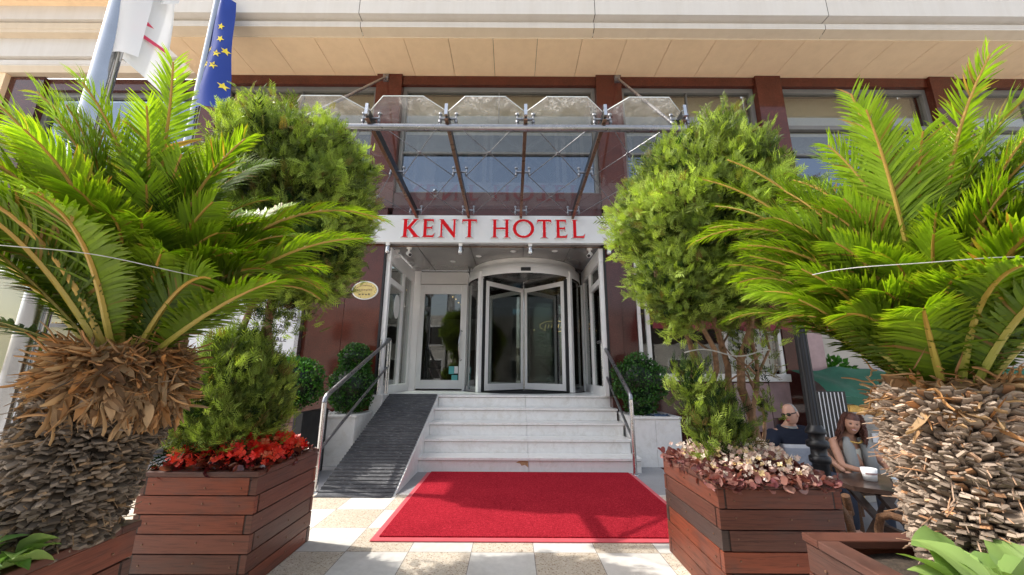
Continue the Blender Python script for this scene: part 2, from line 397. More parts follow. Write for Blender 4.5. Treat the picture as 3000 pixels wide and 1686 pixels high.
def np_mesh(name, V, F, tint, mats, parent=None, org=None, smooth=False, mi=None):
    """V (n,3), F (m,4) arrays in world coordinates"""
    if not isinstance(mats, (list, tuple)): mats = [mats]
    if org is None: org = ORG[parent.name] if parent is not None else Vector((0, 0, 0))
    V = np.asarray(V, dtype=np.float32)-np.array(org, dtype=np.float32)
    me = bpy.data.meshes.new(name); F = np.asarray(F, dtype=np.int32); k = F.shape[1]
    me.vertices.add(len(V)); me.vertices.foreach_set('co', V.ravel())
    me.loops.add(F.size); me.loops.foreach_set('vertex_index', F.ravel())
    me.polygons.add(len(F)); me.polygons.foreach_set('loop_start', np.arange(0, F.size, k, dtype=np.int32))
    me.polygons.foreach_set('use_smooth', np.full(len(F), smooth, dtype=bool))
    if mi is not None: me.polygons.foreach_set('material_index', np.asarray(mi, dtype=np.int32))
    at = me.attributes.new('tint', 'FLOAT_COLOR', 'POINT')
    T = np.concatenate([np.asarray(tint, dtype=np.float32), np.ones((len(V), 1), dtype=np.float32)], 1)
    at.data.foreach_set('color', T.ravel()); me.update(calc_edges=True); me.validate()
    return finish(name, me, mats, parent, Vector(org))
def norm(a): return a/np.maximum(np.linalg.norm(a, axis=-1, keepdims=True), 1e-9)
def frames(D, N=None):
    """rotation frames with local Y along D, local Z near N"""
    D = norm(D)
    if N is None: N = rng.normal(size=D.shape)
    X = norm(np.cross(D, N)); Z = np.cross(X, D)
    return np.stack([X, D, Z], axis=-1)
def scatter(tv, tf, P, Fr, sc, tints):
    n, k = len(P), len(tv)
    sc = np.asarray(sc); sc = sc[:, None, None] if sc.ndim == 1 else sc[:, None, :]
    V = np.einsum('nij,nkj->nki', Fr, tv[None]*sc)+P[:, None, :]
    F = (np.asarray(tf)[None]+(np.arange(n)*k)[:, None, None]).reshape(-1, len(tf[0]))
    return V.reshape(-1, 3), F, np.repeat(np.asarray(tints), k, axis=0)
def merge(parts):
    V, F, T, o = [], [], [], 0
    for v, f, t in parts: V.append(v); F.append(f+o); T.append(t); o += len(v)
    return np.concatenate(V), np.concatenate(F), np.concatenate(T)
def text_mesh(name, body, size, loc, mat, parent, rot=(R(90), 0, 0), ext=.002, align='LEFT', xs=1.0):
    cu = bpy.data.curves.new('lettering', 'FONT'); cu.body = body; cu.size = size; cu.extrude = ext; cu.align_x = align
    cu.resolution_u = 3
    t = bpy.data.objects.new('lettering', cu); COL.objects.link(t)
    dg = bpy.context.evaluated_depsgraph_get(); dg.update()
    me = bpy.data.meshes.new_from_object(t.evaluated_get(dg)); bpy.data.objects.remove(t)
    me.materials.clear(); me.materials.append(M[mat])
    X = Matrix.Rotation(rot[2], 4, 'Z') @ Matrix.Rotation(rot[0], 4, 'X') @ Matrix.Diagonal((xs, 1, 1, 1))
    me.transform(X)
    o = bpy.data.objects.new(name, me); COL.objects.link(o); o.parent = parent
    o.location = Vector(loc)-ORG[parent.name]; ORG[o.name] = Vector(loc)
    return o
# ------------------------------------------------------------------ ground
TZ = -.45                                   # the street falls to the right: terrace level there
def sheet(name, x0, x1, y0, y1, z, mat, th=.05):
    return tag(obj(name, MB().box(x0, x1, y0, y1, z-th, z), mat), kind='structure')
sheet('ground', -300, 300, -300, 300, -.62, 'street_stone')
sheet('pavement', -12, 1.95, -5.5, 4.22, 0, 'pave', .5)
sheet('granite_paving', -12, 1.95, 4.22, 7.6, 0.0, 'granite', .5)
sheet('lower_terrace', 1.95, 14, -5.5, 11, TZ, 'granite', .1)

# ------------------------------------------------------------------ hotel building
FY = 6.1            # facade plane
LND = .85           # landing level
hotel = thing('hotel_building', (0, 6.3, 0), 'cream hotel facade with dark red granite piers, wide beige soffit and first floor windows', 'building')
def H(name, mb, mats, parent=hotel, **k): return obj(name, mb, mats, parent, **k)
VX0, VX1 = -2.14, 1.56
# ground floor granite walls
b = MB()
for x0, x1 in ((-5.6, -3.34), (-3.335, -2.72), (-2.715, VX0)):
    b.box(x0, x1, FY, FY+.25, 0, 1.02); b.box(x0, x1, FY, FY+.25, 1.024, 3.95)
H('granite_wall', b, 'redstone', bevel=.003)
b = MB()
b.box(VX1, 1.78, FY, FY+.25, 0, 3.95); b.box(1.784, 2.02, FY+.02, FY+.25, 1.15, 3.95)
b.box(1.784, 2.6, FY, FY+.22, TZ, 1.08); b.box(2.604, 3.3, FY, FY+.22, TZ, 1.08); b.box(3.304, 4.0, FY, FY+.22, TZ, 1.08)
b.box(4.32, 4.62, FY, FY+.22, TZ, 3.95); b.box(1.784, 4.95, FY, FY+.22, 3.1, 3.95)
H('granite_wall', b, 'redstone_dk', bevel=.003)
b = MB(); b.box(4.003, 4.315, FY, FY+.22, .55, 1.08); b.box(3.45, 3.98, FY-.012, FY-.002, .35, 1.06); b.box(4.623, 4.95, FY, FY+.22, .72, 3.1)
H('pink_panel', b, 'pinkstone')
b = MB(); b.box(4.003, 4.315, FY, FY+.22, TZ, .545); b.box(4.623, 4.95, FY, FY+.22, TZ, .715)
H('granite_wall', b, 'redstone_dk')
# ground floor window at right
w = H('window', MB().box(2.02, 4.32, FY-.06, FY+.05, 1.085, 1.20), 'marble', bevel=.006)
b = MB()
for x in (2.06, 2.2, 3.42, 4.28): b.box(x-.028, x+.028, FY+.02, FY+.09, 1.2, 3.1)
b.box(2.03, 4.31, FY+.025, FY+.085, 3.04, 3.1)
H('frame', b, 'alu', w)
H('pane', MB().box(2.06, 4.28, FY+.055, FY+.061, 1.2, 3.05), 'glass_shop', w)
b = MB()
for i in range(26):
    x = 3.46+i*.031; b.box(x, x+.022, FY+.16+.015*math.sin(i*2.1), FY+.175+.015*math.sin(i*2.1), 1.2, 3.05)
for i in range(20): b.box(3.45, 4.27, FY+.14, FY+.15, 1.24+i*.09, 1.265+i*.09)
H('blind', b, 'paper', w)
H('room_back', MB().box(2.0, 4.35, FY+.9, FY+.95, .9, 3.2), 'interior', w)

# first floor: piers, head band, windows
b = MB()
ZS = 6.64
PIERS = (-5.62, -2.30, 1.775, 4.75, 8.0, 11.2)
for x in PIERS: H('pier', MB().box(x-.235, x+.235, FY-.02, FY+.3, 3.95, ZS), 'redstone', bevel=.004)
b = MB()
for i in range(len(PIERS)-1): b.box(PIERS[i]+.237, PIERS[i+1]-.237, FY+.03, FY+.3, 6.45, ZS)
H('head_band', b, 'redstone')
b = MB()
for i in range(len(PIERS)-1): b.box(PIERS[i]+.237, PIERS[i+1]-.237, FY+.03, FY+.3, 3.8, 4.26)
H('sill_band', b, 'redstone_dk')
for i in range(len(PIERS)-1):
    x0, x1 = PIERS[i]+.237, PIERS[i+1]-.237; xm = (x0+x1)/2
    b = MB(); y0, y1 = FY+.10, FY+.2
    b.box(x0, x0+.07, y0, y1, 4.26, 6.45); b.box(x1-.07, x1, y0, y1, 4.26, 6.45); b.box(x0+.07, x1-.07, y0, y1, 5.06, 5.10)
    b.box(x0+.07, x1-.07, y0, y1, 6.36, 6.45); b.box(x0+.07, x1-.07, y0-.02, y1, 5.58, 5.66); b.box(x0+.07, x1-.07, y0, y1, 4.26, 4.31)
    b.box(xm-.008, xm+.008, y0+.01, y1, 5.66, 6.36)
    w = H('window', b, 'alu_grey', bevel=.003)
    H('pane', MB().box(x0+.07, x1-.07, FY+.15, FY+.156, 5.66, 6.36), 'glass_strip', w)
    H('pane', MB().box(x0+.07, x1-.07, FY+.15, FY+.156, 5.10, 5.58), 'glass_strip', w)
    H('pane', MB().box(x0+.07, x1-.07, FY+.15, FY+.156, 4.31, 5.06), 'glass_win', w)
    H('blind', MB().box(x0+.05, x1-.05, FY+.34, FY+.36, 5.6, 6.44), 'blind', w)  # beige colour carries the soffit's reflection in the upper pane
    H('blind', MB().box(x0+.05, x1-.05, FY+.34, FY+.36, 5.08, 5.6), 'spandrel', w)
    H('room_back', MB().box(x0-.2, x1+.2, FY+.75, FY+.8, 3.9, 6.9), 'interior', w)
# soffit in panels with open joints
SX0 = -5.95
b = MB(); bb = MB()
xs = [SX0]+[x for x in np.arange(-5.57, 14.5, .747)]
for i in range(len(xs)-1): b.box(xs[i]+.004, xs[i+1]-.004, 5.302, 7.3 if xs[i] < -5.7 else FY+.32, ZS, ZS+.03)
H('soffit', b, 'soffit'); H('joint_backing', MB().box(SX0, 14.4, 5.31, 6.5, ZS+.035, ZS+.06), 'gap')
# stepped fascia: lip, cove, upright face
def fascia(x0, x1, prof, name, mats, parent=hotel, joints=(), extra=None):
    b = MB()
    edges = [x0]+list(joints)+[x1]
    for a, c in zip(edges[:-1], edges[1:]):
        g = .005
        for (pts, mi) in prof:
            vs = []
            for (y, z) in pts: vs += [(a+(g if a != x0 else 0), y, z), (c-(g if c != x1 else 0), y, z)]
            b.add(vs, [(2*i, 2*i+1, 2*i+3, 2*i+2) for i in range(len(pts)-1)], mi)
    return H(name, b, mats, parent)
lip = [(5.30, 6.64), (5.30, 6.655), (5.15, 6.70)]
cove = [(5.15, 6.70), (5.15, 6.725), (5.145, 6.73), (5.145, 6.80), (5.20, 6.845), (5.20, 6.86)]
face = [(5.20, 6.86), (5.05, 6.862), (5.05, 7.75), (5.6, 7.9)]
JX = (-2.5, 1.32, 5.1, 8.9)
fascia(SX0, 14.4, [(lip, 1), (cove, 0), (face, 0)], 'fascia', ['fascia', 'fascia_tan'], joints=JX)
H('joint_backing', MB().box(SX0+.01, 14.4, 5.24, 5.29, 6.74, 7.7), 'gap')
b = MB().add([(SX0, y, z) for y, z in (lip+cove[1:]+face[1:]+[(6.4, 7.9), (6.4, 6.64)])], [tuple(range(len(lip+cove[1:]+face[1:])+2))])
H('fascia_end', b, 'fascia')
# storeys above
b = MB().box(SX0+.1, 14.4, 6.15, 6.6, 7.9, 13.2); H('upper_wall', b, 'fascia')
# vestibule
DY = 7.9; CZ = 3.3
b = MB()
xsC = [VX0+.02, -1.62, -.72, .2, 1.0, VX1-.02]
for a, c in zip(xsC[:-1], xsC[1:]): b.box(a+.006, c-.006, FY-.02, DY-.06, CZ, CZ+.02)
vc = H('vestibule_ceiling', b, 'vceil')
H('joint_backing', MB().box(VX0, VX1, FY-.02, DY, CZ+.03, CZ+.06), 'black', vc)
b = MB().box(VX0+.02, VX1-.02, FY+.10, FY+.115, CZ-.012, CZ-.002); H('trim', b, 'bronze', vc)
for (x, y) in ((-1.15, 7.1), (-.62, 6.75), (.02, 6.45), (.75, 6.42)):
    d = H('downlight', MB().lathe([(.0, -.012), (.035, -.012), (.05, -.008), (.055, -.001)], (x, y, CZ), 18), 'alu', vc)
# door wall frames and hinged door
b = MB()
b.box(-2.10, -1.93, DY-.06, DY+.04, LND, CZ); b.box(-1.93, -.93, DY-.05, DY+.04, 3.02, 3.28)
b.box(-.95, -.90, DY-.06, DY+.04, LND, 3.02); b.box(-.895, -.85, DY-.05, DY+.04, LND, 3.28)
dw = H('door_frame', b, 'alu', bevel=.006)
b = MB(); x0, x1 = -1.92, -.96
b.box(x0, x0+.10, DY-.09, DY-.04, LND+.03, 3.0); b.box(x1-.10, x1, DY-.09, DY-.04, LND+.03, 3.0)
b.box(x0+.10, x1-.10, DY-.09, DY-.04, 2.80, 3.0); b.box(x0+.10, x1-.10, DY-.09, DY-.04, LND+.03, LND+.20)
door = H('door', b, 'alu', bevel=.006)
H('pane', MB().box(x0+.10, x1-.10, DY-.068, DY-.062, LND+.20, 2.80), 'glass_door', door)
b = MB()
pts = []
for i in range(13):
    t = i/12; pts.append((x1-.075-.03*math.sin(PI*t), DY-.115-.06*math.sin(PI*t), 1.42+.62*t))
b.tube(pts, .013, 8); b.tube([(x1-.05, DY-.085, 1.45), (x1-.075, DY-.125, 1.43)], .011, 6); b.tube([(x1-.05, DY-.085, 2.02), (x1-.075, DY-.125, 2.03)], .011, 6)
H('handle', b, 'steel', door)
b = MB()
for z in (1.0, 1.15, 2.55, 2.2): b.tube([(x0+.012, DY-.105, z-.045), (x0+.012, DY-.105, z+.045)], .014, 8)
H('hinge', b, 'alu', door)
st = H('sticker', MB().box(-1.26, -1.155, DY-.072, DY-.0692, 1.17, 1.32).box(-1.2, -1.08, DY-.072, DY-.0692, 1.05, 1.15), 'teal', door)
H('sticker', MB().box(-1.15, -1.075, DY-.072, DY-.0692, 1.18, 1.32), 'paper', door)
# side walls of the vestibule: glass in white frames
for sx, name in ((VX0, 'left'), (VX1, 'right')):
    b = MB(); k = 1 if sx < 0 else -1; a0 = sx+k*.03; a1 = sx+k*.10
    lo, hi = min(a0, a1), max(a0, a1)
    for y0, y1 in ((FY+.05, FY+.15), (7.0, 7.09), (DY-.25, DY-.12)): b.box(lo, hi, y0, y1, LND, 3.02)
    b.box(lo, hi, FY+.15, 7.0, LND, LND+.14); b.box(lo, hi, 7.09, DY-.25, LND, LND+.14)
    b.box(lo-.004, hi+.004, FY+.05, DY-.12, 3.023, 3.26); b.box(lo, hi, FY+.15, 7.0, 2.66, 2.76)
    sw = H('side_screen', b, 'alu', bevel=.005)
    H('pane', MB().box((lo+hi)/2-.003, (lo+hi)/2+.003, FY+.15, DY-.25, LND+.14, 3.02), 'glass_door', sw)
    H('jamb', MB().box(min(sx, sx+k*.03), max(sx, sx+k*.03), FY+.002, FY+.26, LND, CZ), 'black', sw)
    if sx < 0:
        b = MB(); c = Vector((hi+.012, 6.6, 2.32))
        b.prism([(.15*math.cos(2*PI*i/28), .21*math.sin(2*PI*i/28)) for i in range(28)], lambda u, v, d: (c.x+d, c.y+u, c.z+v), 0, .012)
        H('round_plaque', b, 'white_pl', sw)
# revolving door
CX, CYD, RD = .25, 7.9, 1.15
rd = H('revolving_door', MB().lathe([(RD+.02, 2.985), (RD+.02, 3.17), (RD-.06, 3.175), (RD-.06, CZ-.004)], (CX, CYD, 0), 64, a0=PI, a1=2*PI), 'alu')
H('drum_ceiling', MB().lathe([(.001, 2.99), (RD+.015, 2.99)], (CX, CYD, 0), 64), 'spandrel', rd)
H('sensor', MB().box(CX-.09, CX+.09, CYD-RD-.035, CYD-RD-.012, 3.02, 3.085), 'black', rd, bevel=.005)
AO = R(47)
for s in (-1, 1):
    a0, a1 = (-PI/2+AO, 0) if s > 0 else (-PI, -PI/2-AO)
    H('curved_pane', MB().lathe([(RD-.01, LND+.10), (RD-.01, 2.985)], (CX, CYD, 0), 20, a0=a0, a1=a1), 'glass_door', rd)
    H('curved_base', MB().lathe([(RD+.015, LND+.002), (RD+.015, LND+.10), (RD-.03, LND+.10)], (CX, CYD, 0), 20, a0=a0, a1=a1), 'steel_dk', rd)
    px, py = CX+s*RD*math.sin(AO), CYD-RD*math.cos(AO)
    X = Matrix.Translation((px, py, 0)) @ Matrix.Rotation(s*AO, 4, 'Z')
    H('door_post', MB().box(-.035, .035, -.05, .04, LND, 3.1, X=X), 'alu', rd, bevel=.006)
    H('door_post', MB().box(s*.05-.028, s*.05+.028, -.03, .03, LND, 2.98, X=Matrix.Translation((CX+s*RD, CYD-.15, 0))), 'alu', rd)
for i in range(4):
    a = R(45)+i*PI/2; X = Matrix.Translation((CX, CYD, 0)) @ Matrix.Rotation(a, 4, 'Z')
    L = RD-.09
    b = MB(); b.box(.04, .095, -.02, .02, LND+.03, 2.93, X=X); b.box(L-.075, L, -.02, .02, LND+.03, 2.93, X=X)
    b.box(.095, L-.075, -.02, .02, 2.84, 2.93, X=X); b.box(.095, L-.075, -.02, .02, LND+.03, LND+.15, X=X)
    wg = H('wing', b, 'alu', rd, bevel=.004)
    H('wing_pane', MB().box(.095, L-.075, -.004, .004, LND+.15, 2.84, X=X), 'glass_door', rd)
    H('brush_seal', MB().box(L+.001, L+.07, -.008, .008, LND+.01, 2.96, X=X), 'black', rd)
H('centre_post', MB().lathe([(.028, LND), (.028, 2.99)], (CX, CYD, 0), 16), 'steel', rd)
H('floor_mat', MB().lathe([(.001, LND+.006), (RD+.06, LND+.006), (RD+.06, LND+.001)], (CX, CYD, 0), 48), 'black', rd)
# lobby behind the glass
b = MB(); b.box(-4, 4, 12.5, 12.6, .8, 3.5); b.box(-4.1, -4, DY+.1, 12.6, .8, 3.5); b.box(4, 4.1, DY+.1, 12.6, .8, 3.5); b.box(-4, 4, DY+.1, 12.6, 3.32, 3.4)
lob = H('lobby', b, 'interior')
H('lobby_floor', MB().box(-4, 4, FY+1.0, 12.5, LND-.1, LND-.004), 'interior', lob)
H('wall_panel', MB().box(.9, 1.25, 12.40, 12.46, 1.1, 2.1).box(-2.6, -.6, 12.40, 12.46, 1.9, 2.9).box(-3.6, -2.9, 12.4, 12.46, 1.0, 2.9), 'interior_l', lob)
b = MB()
for i in range(9): b.ellipsoid((-1.62+i*.02, 8.6+i*.42, 3.16-.02*(i % 2)), (.022, .022, .022), 8)
H('ceiling_bulbs', b, 'led_warm', lob)
b = MB()
for i in range(28):
    a = 2*PI*i/28; b.tube([(1.2+.42*math.cos(a), 10.6, 2.47+.15*math.sin(a)), (1.2+.42*math.cos(a+2*PI/28), 10.6, 2.47+.15*math.sin(a+2*PI/28))], .011, 5)
for i in range(7): b.tube([(.92+i*.09, 10.6, 2.42), (.95+i*.09, 10.6, 2.52)], .012, 5)
for i in range(4): b.ellipsoid((.62+i*.31, 10.6, 2.36+.05*(i % 2)), (.025, .025, .025), 7)
H('wall_lamp', b, 'led_warm', lob)
ex = thing('exit_sign', (.10, 9.6, 2.66), 'small lit blue EXIT sign hanging inside behind the revolving door', 'sign')
obj('panel', MB().box(0, .24, 9.6, 9.62, 2.64, 2.78), 'bluesheet', ex)
text_mesh('lettering', 'EXIT', .105, (.02, 9.592, 2.672), 'led_blue', ex, ext=.003)
obj('arrow', MB().box(.03, .21, 9.592, 9.597, 2.752, 2.765), 'led_blue', ex)
# furniture seen through the glass
tb = thing('lobby_table', (.95, 9.6, LND), 'dark table with crossed legs seen through the revolving door', 'table')
obj('tabletop', MB().box(.55, 1.35, 9.3, 9.9, LND+.7, LND+.74), 'black', tb, bevel=.01)
for s in (-1, 1): obj('leg', MB().bar((.95-s*.35, 9.6, LND), (.95+s*.35, 9.6, LND+.7), .05, .05), 'black', tb)
pl = thing('lobby_plant', (1.05, 9.95, LND+.1), 'leafy pot plant standing in the dim lobby behind the glass', 'plant')
obj('pot', MB().lathe([(.001, 0), (.11, 0), (.15, .25), (.13, .25), (.001, .22)], (1.05, 10.1, LND), 18), 'paper', pl)
n = 260; D = norm(rng.normal(size=(n, 3))+np.array([0, 0, .4])); tv = np.array([[-.3, 0, 0], [.3, .1, 0], [.0, 1, .1], [-.35, .6, 0]]); tf = [[0, 1, 2, 3]]
V, F, T = scatter(tv, tf, np.array([1.05, 10.1, LND+1.0])+D*rng.uniform(.05, .38, (n, 1))*np.array([1, .8, 1.5]), frames(D), rng.uniform(.06, .12, n), np.stack([rng.uniform(0, .6, n), np.ones(n), np.zeros(n)], 1))
np_mesh('foliage', V, F, T, 'box', pl)
ch = thing('lobby_chair', (-1.78, 9.1, LND), 'dark chair standing behind the glass entrance door', 'chair')
obj('seat', MB().box(-2.0, -1.56, 8.9, 9.35, LND+.42, LND+.46), 'black', ch, bevel=.01)
obj('backrest', MB().box(-2.0, -1.96, 8.9, 9.35, LND+.46, LND+.95), 'black', ch, bevel=.01)
for x, y in ((-1.98, 8.92), (-1.58, 8.92), (-1.98, 9.32), (-1.58, 9.32)): obj('leg', MB().box(x-.018, x+.018, y-.018, y+.018, LND, LND+.42), 'black', ch)

# ------------------------------------------------------------------ fittings under the vestibule head
def spot(x, y, drop):
    t = thing('spotlight', (x, y, CZ), 'x', 'spotlight', 'spotlights hanging under the sign')
    obj('bracket', MB().box(x-.03, x+.03, y-.025, y+.025, CZ-.05, CZ-.001), 'alu', t, bevel=.004)
    obj('lamp_head', MB().lathe([(.001, -.19), (.03, -.19), (.038, -.17), (.038, -.07), (.02, -.05), (.001, -.05)], (x, y, CZ), 14), 'steel', t)
    obj('cable', MB().tube([(x+.02, y, CZ-.03), (x+.05, y, CZ-.13), (x+.02, y-.01, CZ-.17)], .005, 6), 'black', t)
    return t
spot(-.86, 6.04, 0)['label'] = 'small silver spotlight under the sign, above the hinged door side'
spot(.30, 6.04, 0)['label'] = 'small silver spotlight under the sign, above the revolving door'
spot(1.6, 6.02, 0)['label'] = 'small spotlight at the right end under the sign'
spot(-2.06, 6.02, 0)['label'] = 'small spotlight at the left end under the sign'
def camera_cctv(x, y, aim, label):
    t = thing('security_camera', (x, y, CZ), label, 'camera', 'security cameras under the canopy')
    obj('mount', MB().lathe([(.045, 0), (.045, -.03), (.02, -.035), (.02, -.09)], (x, y, CZ-.002), 14), 'alu', t)
    a = Vector((x, y, CZ-.12)); d = Vector(aim).normalized()
    obj('body', MB().tube([a-d*.06, a+d*.08], .036, 14), 'alu', t)
    obj('lens', MB().tube([a+d*.081, a+d*.088], .028, 14), 'black', t)
camera_cctv(-1.77, 6.25, (.5, -.8, -.45), 'white security camera under the ceiling near the left wall')
camera_cctv(-2.02, 6.4, (-.6, -.8, -.2), 'white security camera tucked in the far left ceiling corner')
camera_cctv(1.33, 6.25, (-.4, -.8, -.5), 'white security camera under the ceiling at the right of the entrance')

# ------------------------------------------------------------------ sign
sg = thing('hotel_sign', (-.3, 6.0, CZ), 'long silver sign board with raised red serif letters KENT HOTEL', 'sign')
obj('board', MB().box(-2.62, 1.86, 5.985, FY-.022, CZ-.005, 3.775), 'sign', sg, bevel=.006)
LET = {
'K': [(0, 0), (.36, 0), (.27, .05), (.27, .42), (.32, .46), (.66, .04), (.60, 0), (1.0, 0), (.90, .06), (.48, .545), (.80, .95), (.90, 1), (.55, 1), (.62, .95), (.30, .56), (.27, .56), (.27, .95), (.36, 1), (0, 1), (.09, .95), (.09, .05)],
'E': [(0, 0), (.92, 0), (1.0, .22), (.84, .10), (.34, .09), (.34, .47), (.70, .48), (.80, .41), (.80, .63), (.70, .56), (.34, .56), (.34, .91), (.80, .90), (.90, .80), (.88, 1), (0, 1), (.10, .95), (.10, .05)],
'N': [(0, 0), (.28, 0), (.19, .05), (.19, .74), (.83, -.02), (.91, -.02), (.91, .95), (1, 1), (.70, 1), (.80, .95), (.80, .30), (.24, 1), (0, 1), (.10, .92), (.10, .05)],
'T': [(.3, 0), (.70, 0), (.60, .05), (.60, .91), (.90, .90), (1, .80), (.97, 1), (.03, 1), (0, .80), (.10, .90), (.40, .91), (.40, .05)],
'H': [(0, 0), (.34, 0), (.25, .05), (.25, .46), (.75, .46), (.75, .05), (.66, 0), (1, 0), (.91, .05), (.91, .95), (1, 1), (.66, 1), (.75, .95), (.75, .55), (.25, .55), (.25, .95), (.34, 1), (0, 1), (.09, .95), (.09, .05)],
'L': [(0, 0), (.92, 0), (1.0, .24), (.84, .10), (.33, .09), (.33, .95), (.44, 1), (0, 1), (.10, .95), (.10, .05)]}
def grow(poly, d):
    out = []; n = len(poly)
    for i in range(n):
        p0, p1, p2 = Vector(poly[i-1]), Vector(poly[i]), Vector(poly[(i+1) % n])
        e1, e2 = (p1-p0).normalized(), (p2-p1).normalized()
        n1, n2 = Vector((e1.y, -e1.x)), Vector((e2.y, -e2.x)); m = n1+n2
        if m.length < .35: m = n1
        m = m.normalized(); out.append(tuple(p1+m*d/max(.5, m.dot(n1))))
    return out
LZ0, LH = 3.375, .315
for chx, a, c in (('K', -1.829, -1.525), ('E', -1.490, -1.285), ('N', -1.218, -.918), ('T', -.836, -.585), ('H', -.344, -.039), ('O', .009, .363), ('T', .409, .652), ('E', .714, .915), ('L', .987, 1.205)):
    b = MB(); wdt = c-a
    if chx == 'O':
        n = 40
        for (g, d0, d1, mi) in ((.010, 5.955, 5.984, 1), (0, 5.948, 5.962, 0)):
            ox, oz = wdt/2+g, LH/2+.006+g; ix, iz = wdt/2*.70-g, LH/2*.82-g; cx, cz = (a+c)/2, LZ0+LH/2
            vs = []
            for k in range(n):
                q = 2*PI*k/n; co, si = math.cos(q), math.sin(q)
                for y in (d0, d1): vs += [(cx+ox*co, y, cz+oz*si), (cx+ix*co, y, cz+iz*si)]
            fs = []
            for k in range(n):
                i, j = 4*k, 4*((k+1) % n); fs += [(i, j, j+1, i+1), (i, i+2, j+2, j), (i+1, j+1, j+3, i+3), (i+2, i+3, j+3, j+2)]
            b.add(vs, fs, mi)
    else:
        poly = [(a+u*wdt, LZ0+v*LH) for u, v in LET[chx]]
        b.prism(grow(poly, .010), lambda u, v, d: (u, d, v), 5.955, 5.984, 1)
        b.prism(poly, lambda u, v, d: (u, d, v), 5.948, 5.962, 0)
    obj('letter', b, ['red', 'silver_edge'], sg)

# ------------------------------------------------------------------ glass canopy
gc = thing('glass_canopy', (-.3, 5.9, 3.8), 'frosted dusty glass canopy on six bronze beams tilted up above the sign', 'canopy')
BX = [-2.47, -1.60, -.73, .14, 1.01, 1.88]
I0 = Vector((0, 6.03, 3.80)); O0 = Vector((0, 3.68, 3.985))
dn = (O0-I0).normalized(); up = Vector((0, -dn.z, dn.y)) if dn.y < 0 else Vector((0, dn.z, -dn.y)); up = Vector((0, dn.z, -dn.y))
if up.z < 0: up = -up
def cp(x, t, h=0):
    p = I0+(O0-I0)*t+up*h; return Vector((x, p.y, p.z))
for x in BX:
    b = MB().bar(cp(x, -.01), cp(x, 1.0), .020, .13, 1, up=up).bar(cp(x, -.01, -.073), cp(x, 1.0, -.073), .042, .015, 0, up=up)
    bm_ = obj('beam', b, ['bronze', 'darkmetal'], gc)
    obj('end_plate', MB().bar(cp(x, 1.0, .02), cp(x, 1.02, .02), .034, .14, 0, up=up), 'steel', gc)
for i in range(5):
    x0, x1 = BX[i]+.012, BX[i+1]-.012; cut = .20
    poly = [(x0, 0), (x1, 0), (x1, .985), (x1-cut*1.05, 1.075), (x0+cut*1.05, 1.075), (x0, .985)]
    top = [cp(x, t, .075) for x, t in poly]; bot = [cp(x, t, .063) for x, t in poly]
    b = MB().add(bot, [tuple(range(6))]); obj('glass_panel', b, 'glass_canopy', gc)
    e = MB()
    for k in range(2, 5): e.bar(bot[k], bot[k+1], .006, .009)
    obj('glass_edge', e, 'glass_rim', gc)
yp = cp(0, .965, -.12)
obj('cross_tube', MB().tube([(-2.5, yp.y, yp.z), (1.92, yp.y, yp.z)], .038, 16), 'steel_dk', gc)
for t in (.955, .52, .06):
    for i, x in enumerate(BX):
        b = MB().bar(cp(x-.10, t, .015), cp(x+.10, t, .015), .03, .016, up=up)
        for s in (-1, 1):
            b.tube([cp(x+s*.09, t, -.06), cp(x+s*.09, t, .085)], .009, 8); b.tube([cp(x+s*.09, t, -.035), cp(x+s*.09, t, -.005)], .019, 8); b.tube([cp(x+s*.09, t, .07), cp(x+s*.09, t, .09)], .022, 10)
        obj('spider_fitting', b, 'steel_dk', gc)
for i in range(5):
    for t0, t1 in ((.955, .52), (.52, .06)):
        a0, a1, b0, b1 = cp(BX[i]+.09, t0, -.05), cp(BX[i+1]-.09, t1, -.05), cp(BX[i+1]-.09, t0, -.05), cp(BX[i]+.09, t1, -.05)
        w = MB().tube([a0, a1], .0055, 5); w.tube([b0+Vector((0, 0, .006)), b1+Vector((0, 0, .006))], .0055, 5)
        m = (a0+a1)/2; w.ellipsoid(m, (.028, .028, .012), 10)
        obj('cross_cable', w, 'steel_dk', gc)
for p, q in (((-2.36, FY-.05, 6.54), (-2.44, yp.y, yp.z+.05)), ((1.93, FY-.05, 6.54), (1.80, yp.y, yp.z+.05))):
    obj('tie_rod', MB().tube([p, q], .021, 10).tube([Vector(q)+(Vector(p)-Vector(q))*.015, q], .03, 10).box(p[0]-.05, p[0]+.05, p[1]-.01, FY-.022, p[2]-.08, p[2]+.06).tube([Vector(p)+Vector((-.04, 0, 0)), Vector(p)+Vector((.04, 0, 0))], .03, 8), 'steel_dk', gc)

# ------------------------------------------------------------------ left wing of the block (set back) and jewellery shop
WY = 7.25
wing = thing('shop_building', (-9, 7.4, 0), 'set-back cream wing with a cream-lit shop window behind the left palm', 'building')
def Wg(name, mb, mats, parent=wing, **k): return obj(name, mb, mats, parent, **k)
WZ = 7.52
b = MB(); b.box(-14, -11.05, WY-.15, WY+.3, 3.6, 9.5); Wg('end_wall', b, 'soffit')
b = MB(); b.box(-11.05, -10.3, WY-.06, WY+.3, 3.6, WZ-.02); b.box(-10.3, -5.3, WY, WY+.3, 7.22, WZ-.02); b.box(-10.3, -5.3, WY, WY+.3, 3.6, 4.6); Wg('granite_frame', b, 'redstone_dk')
b = MB(); b.box(-10.3, -10.18, WY+.08, WY+.2, 4.6, 7.22); b.box(-10.18, -5.3, WY+.08, WY+.2, 7.1, 7.22); b.box(-7.7, -7.62, WY+.08, WY+.2, 4.6, 7.1)
w = Wg('window', b, 'alu_grey')
Wg('pane', MB().box(-10.18, -7.7, WY+.15, WY+.156, 4.6, 7.1).box(-7.62, -5.3, WY+.15, WY+.156, 4.6, 7.1), 'glass_win', w)
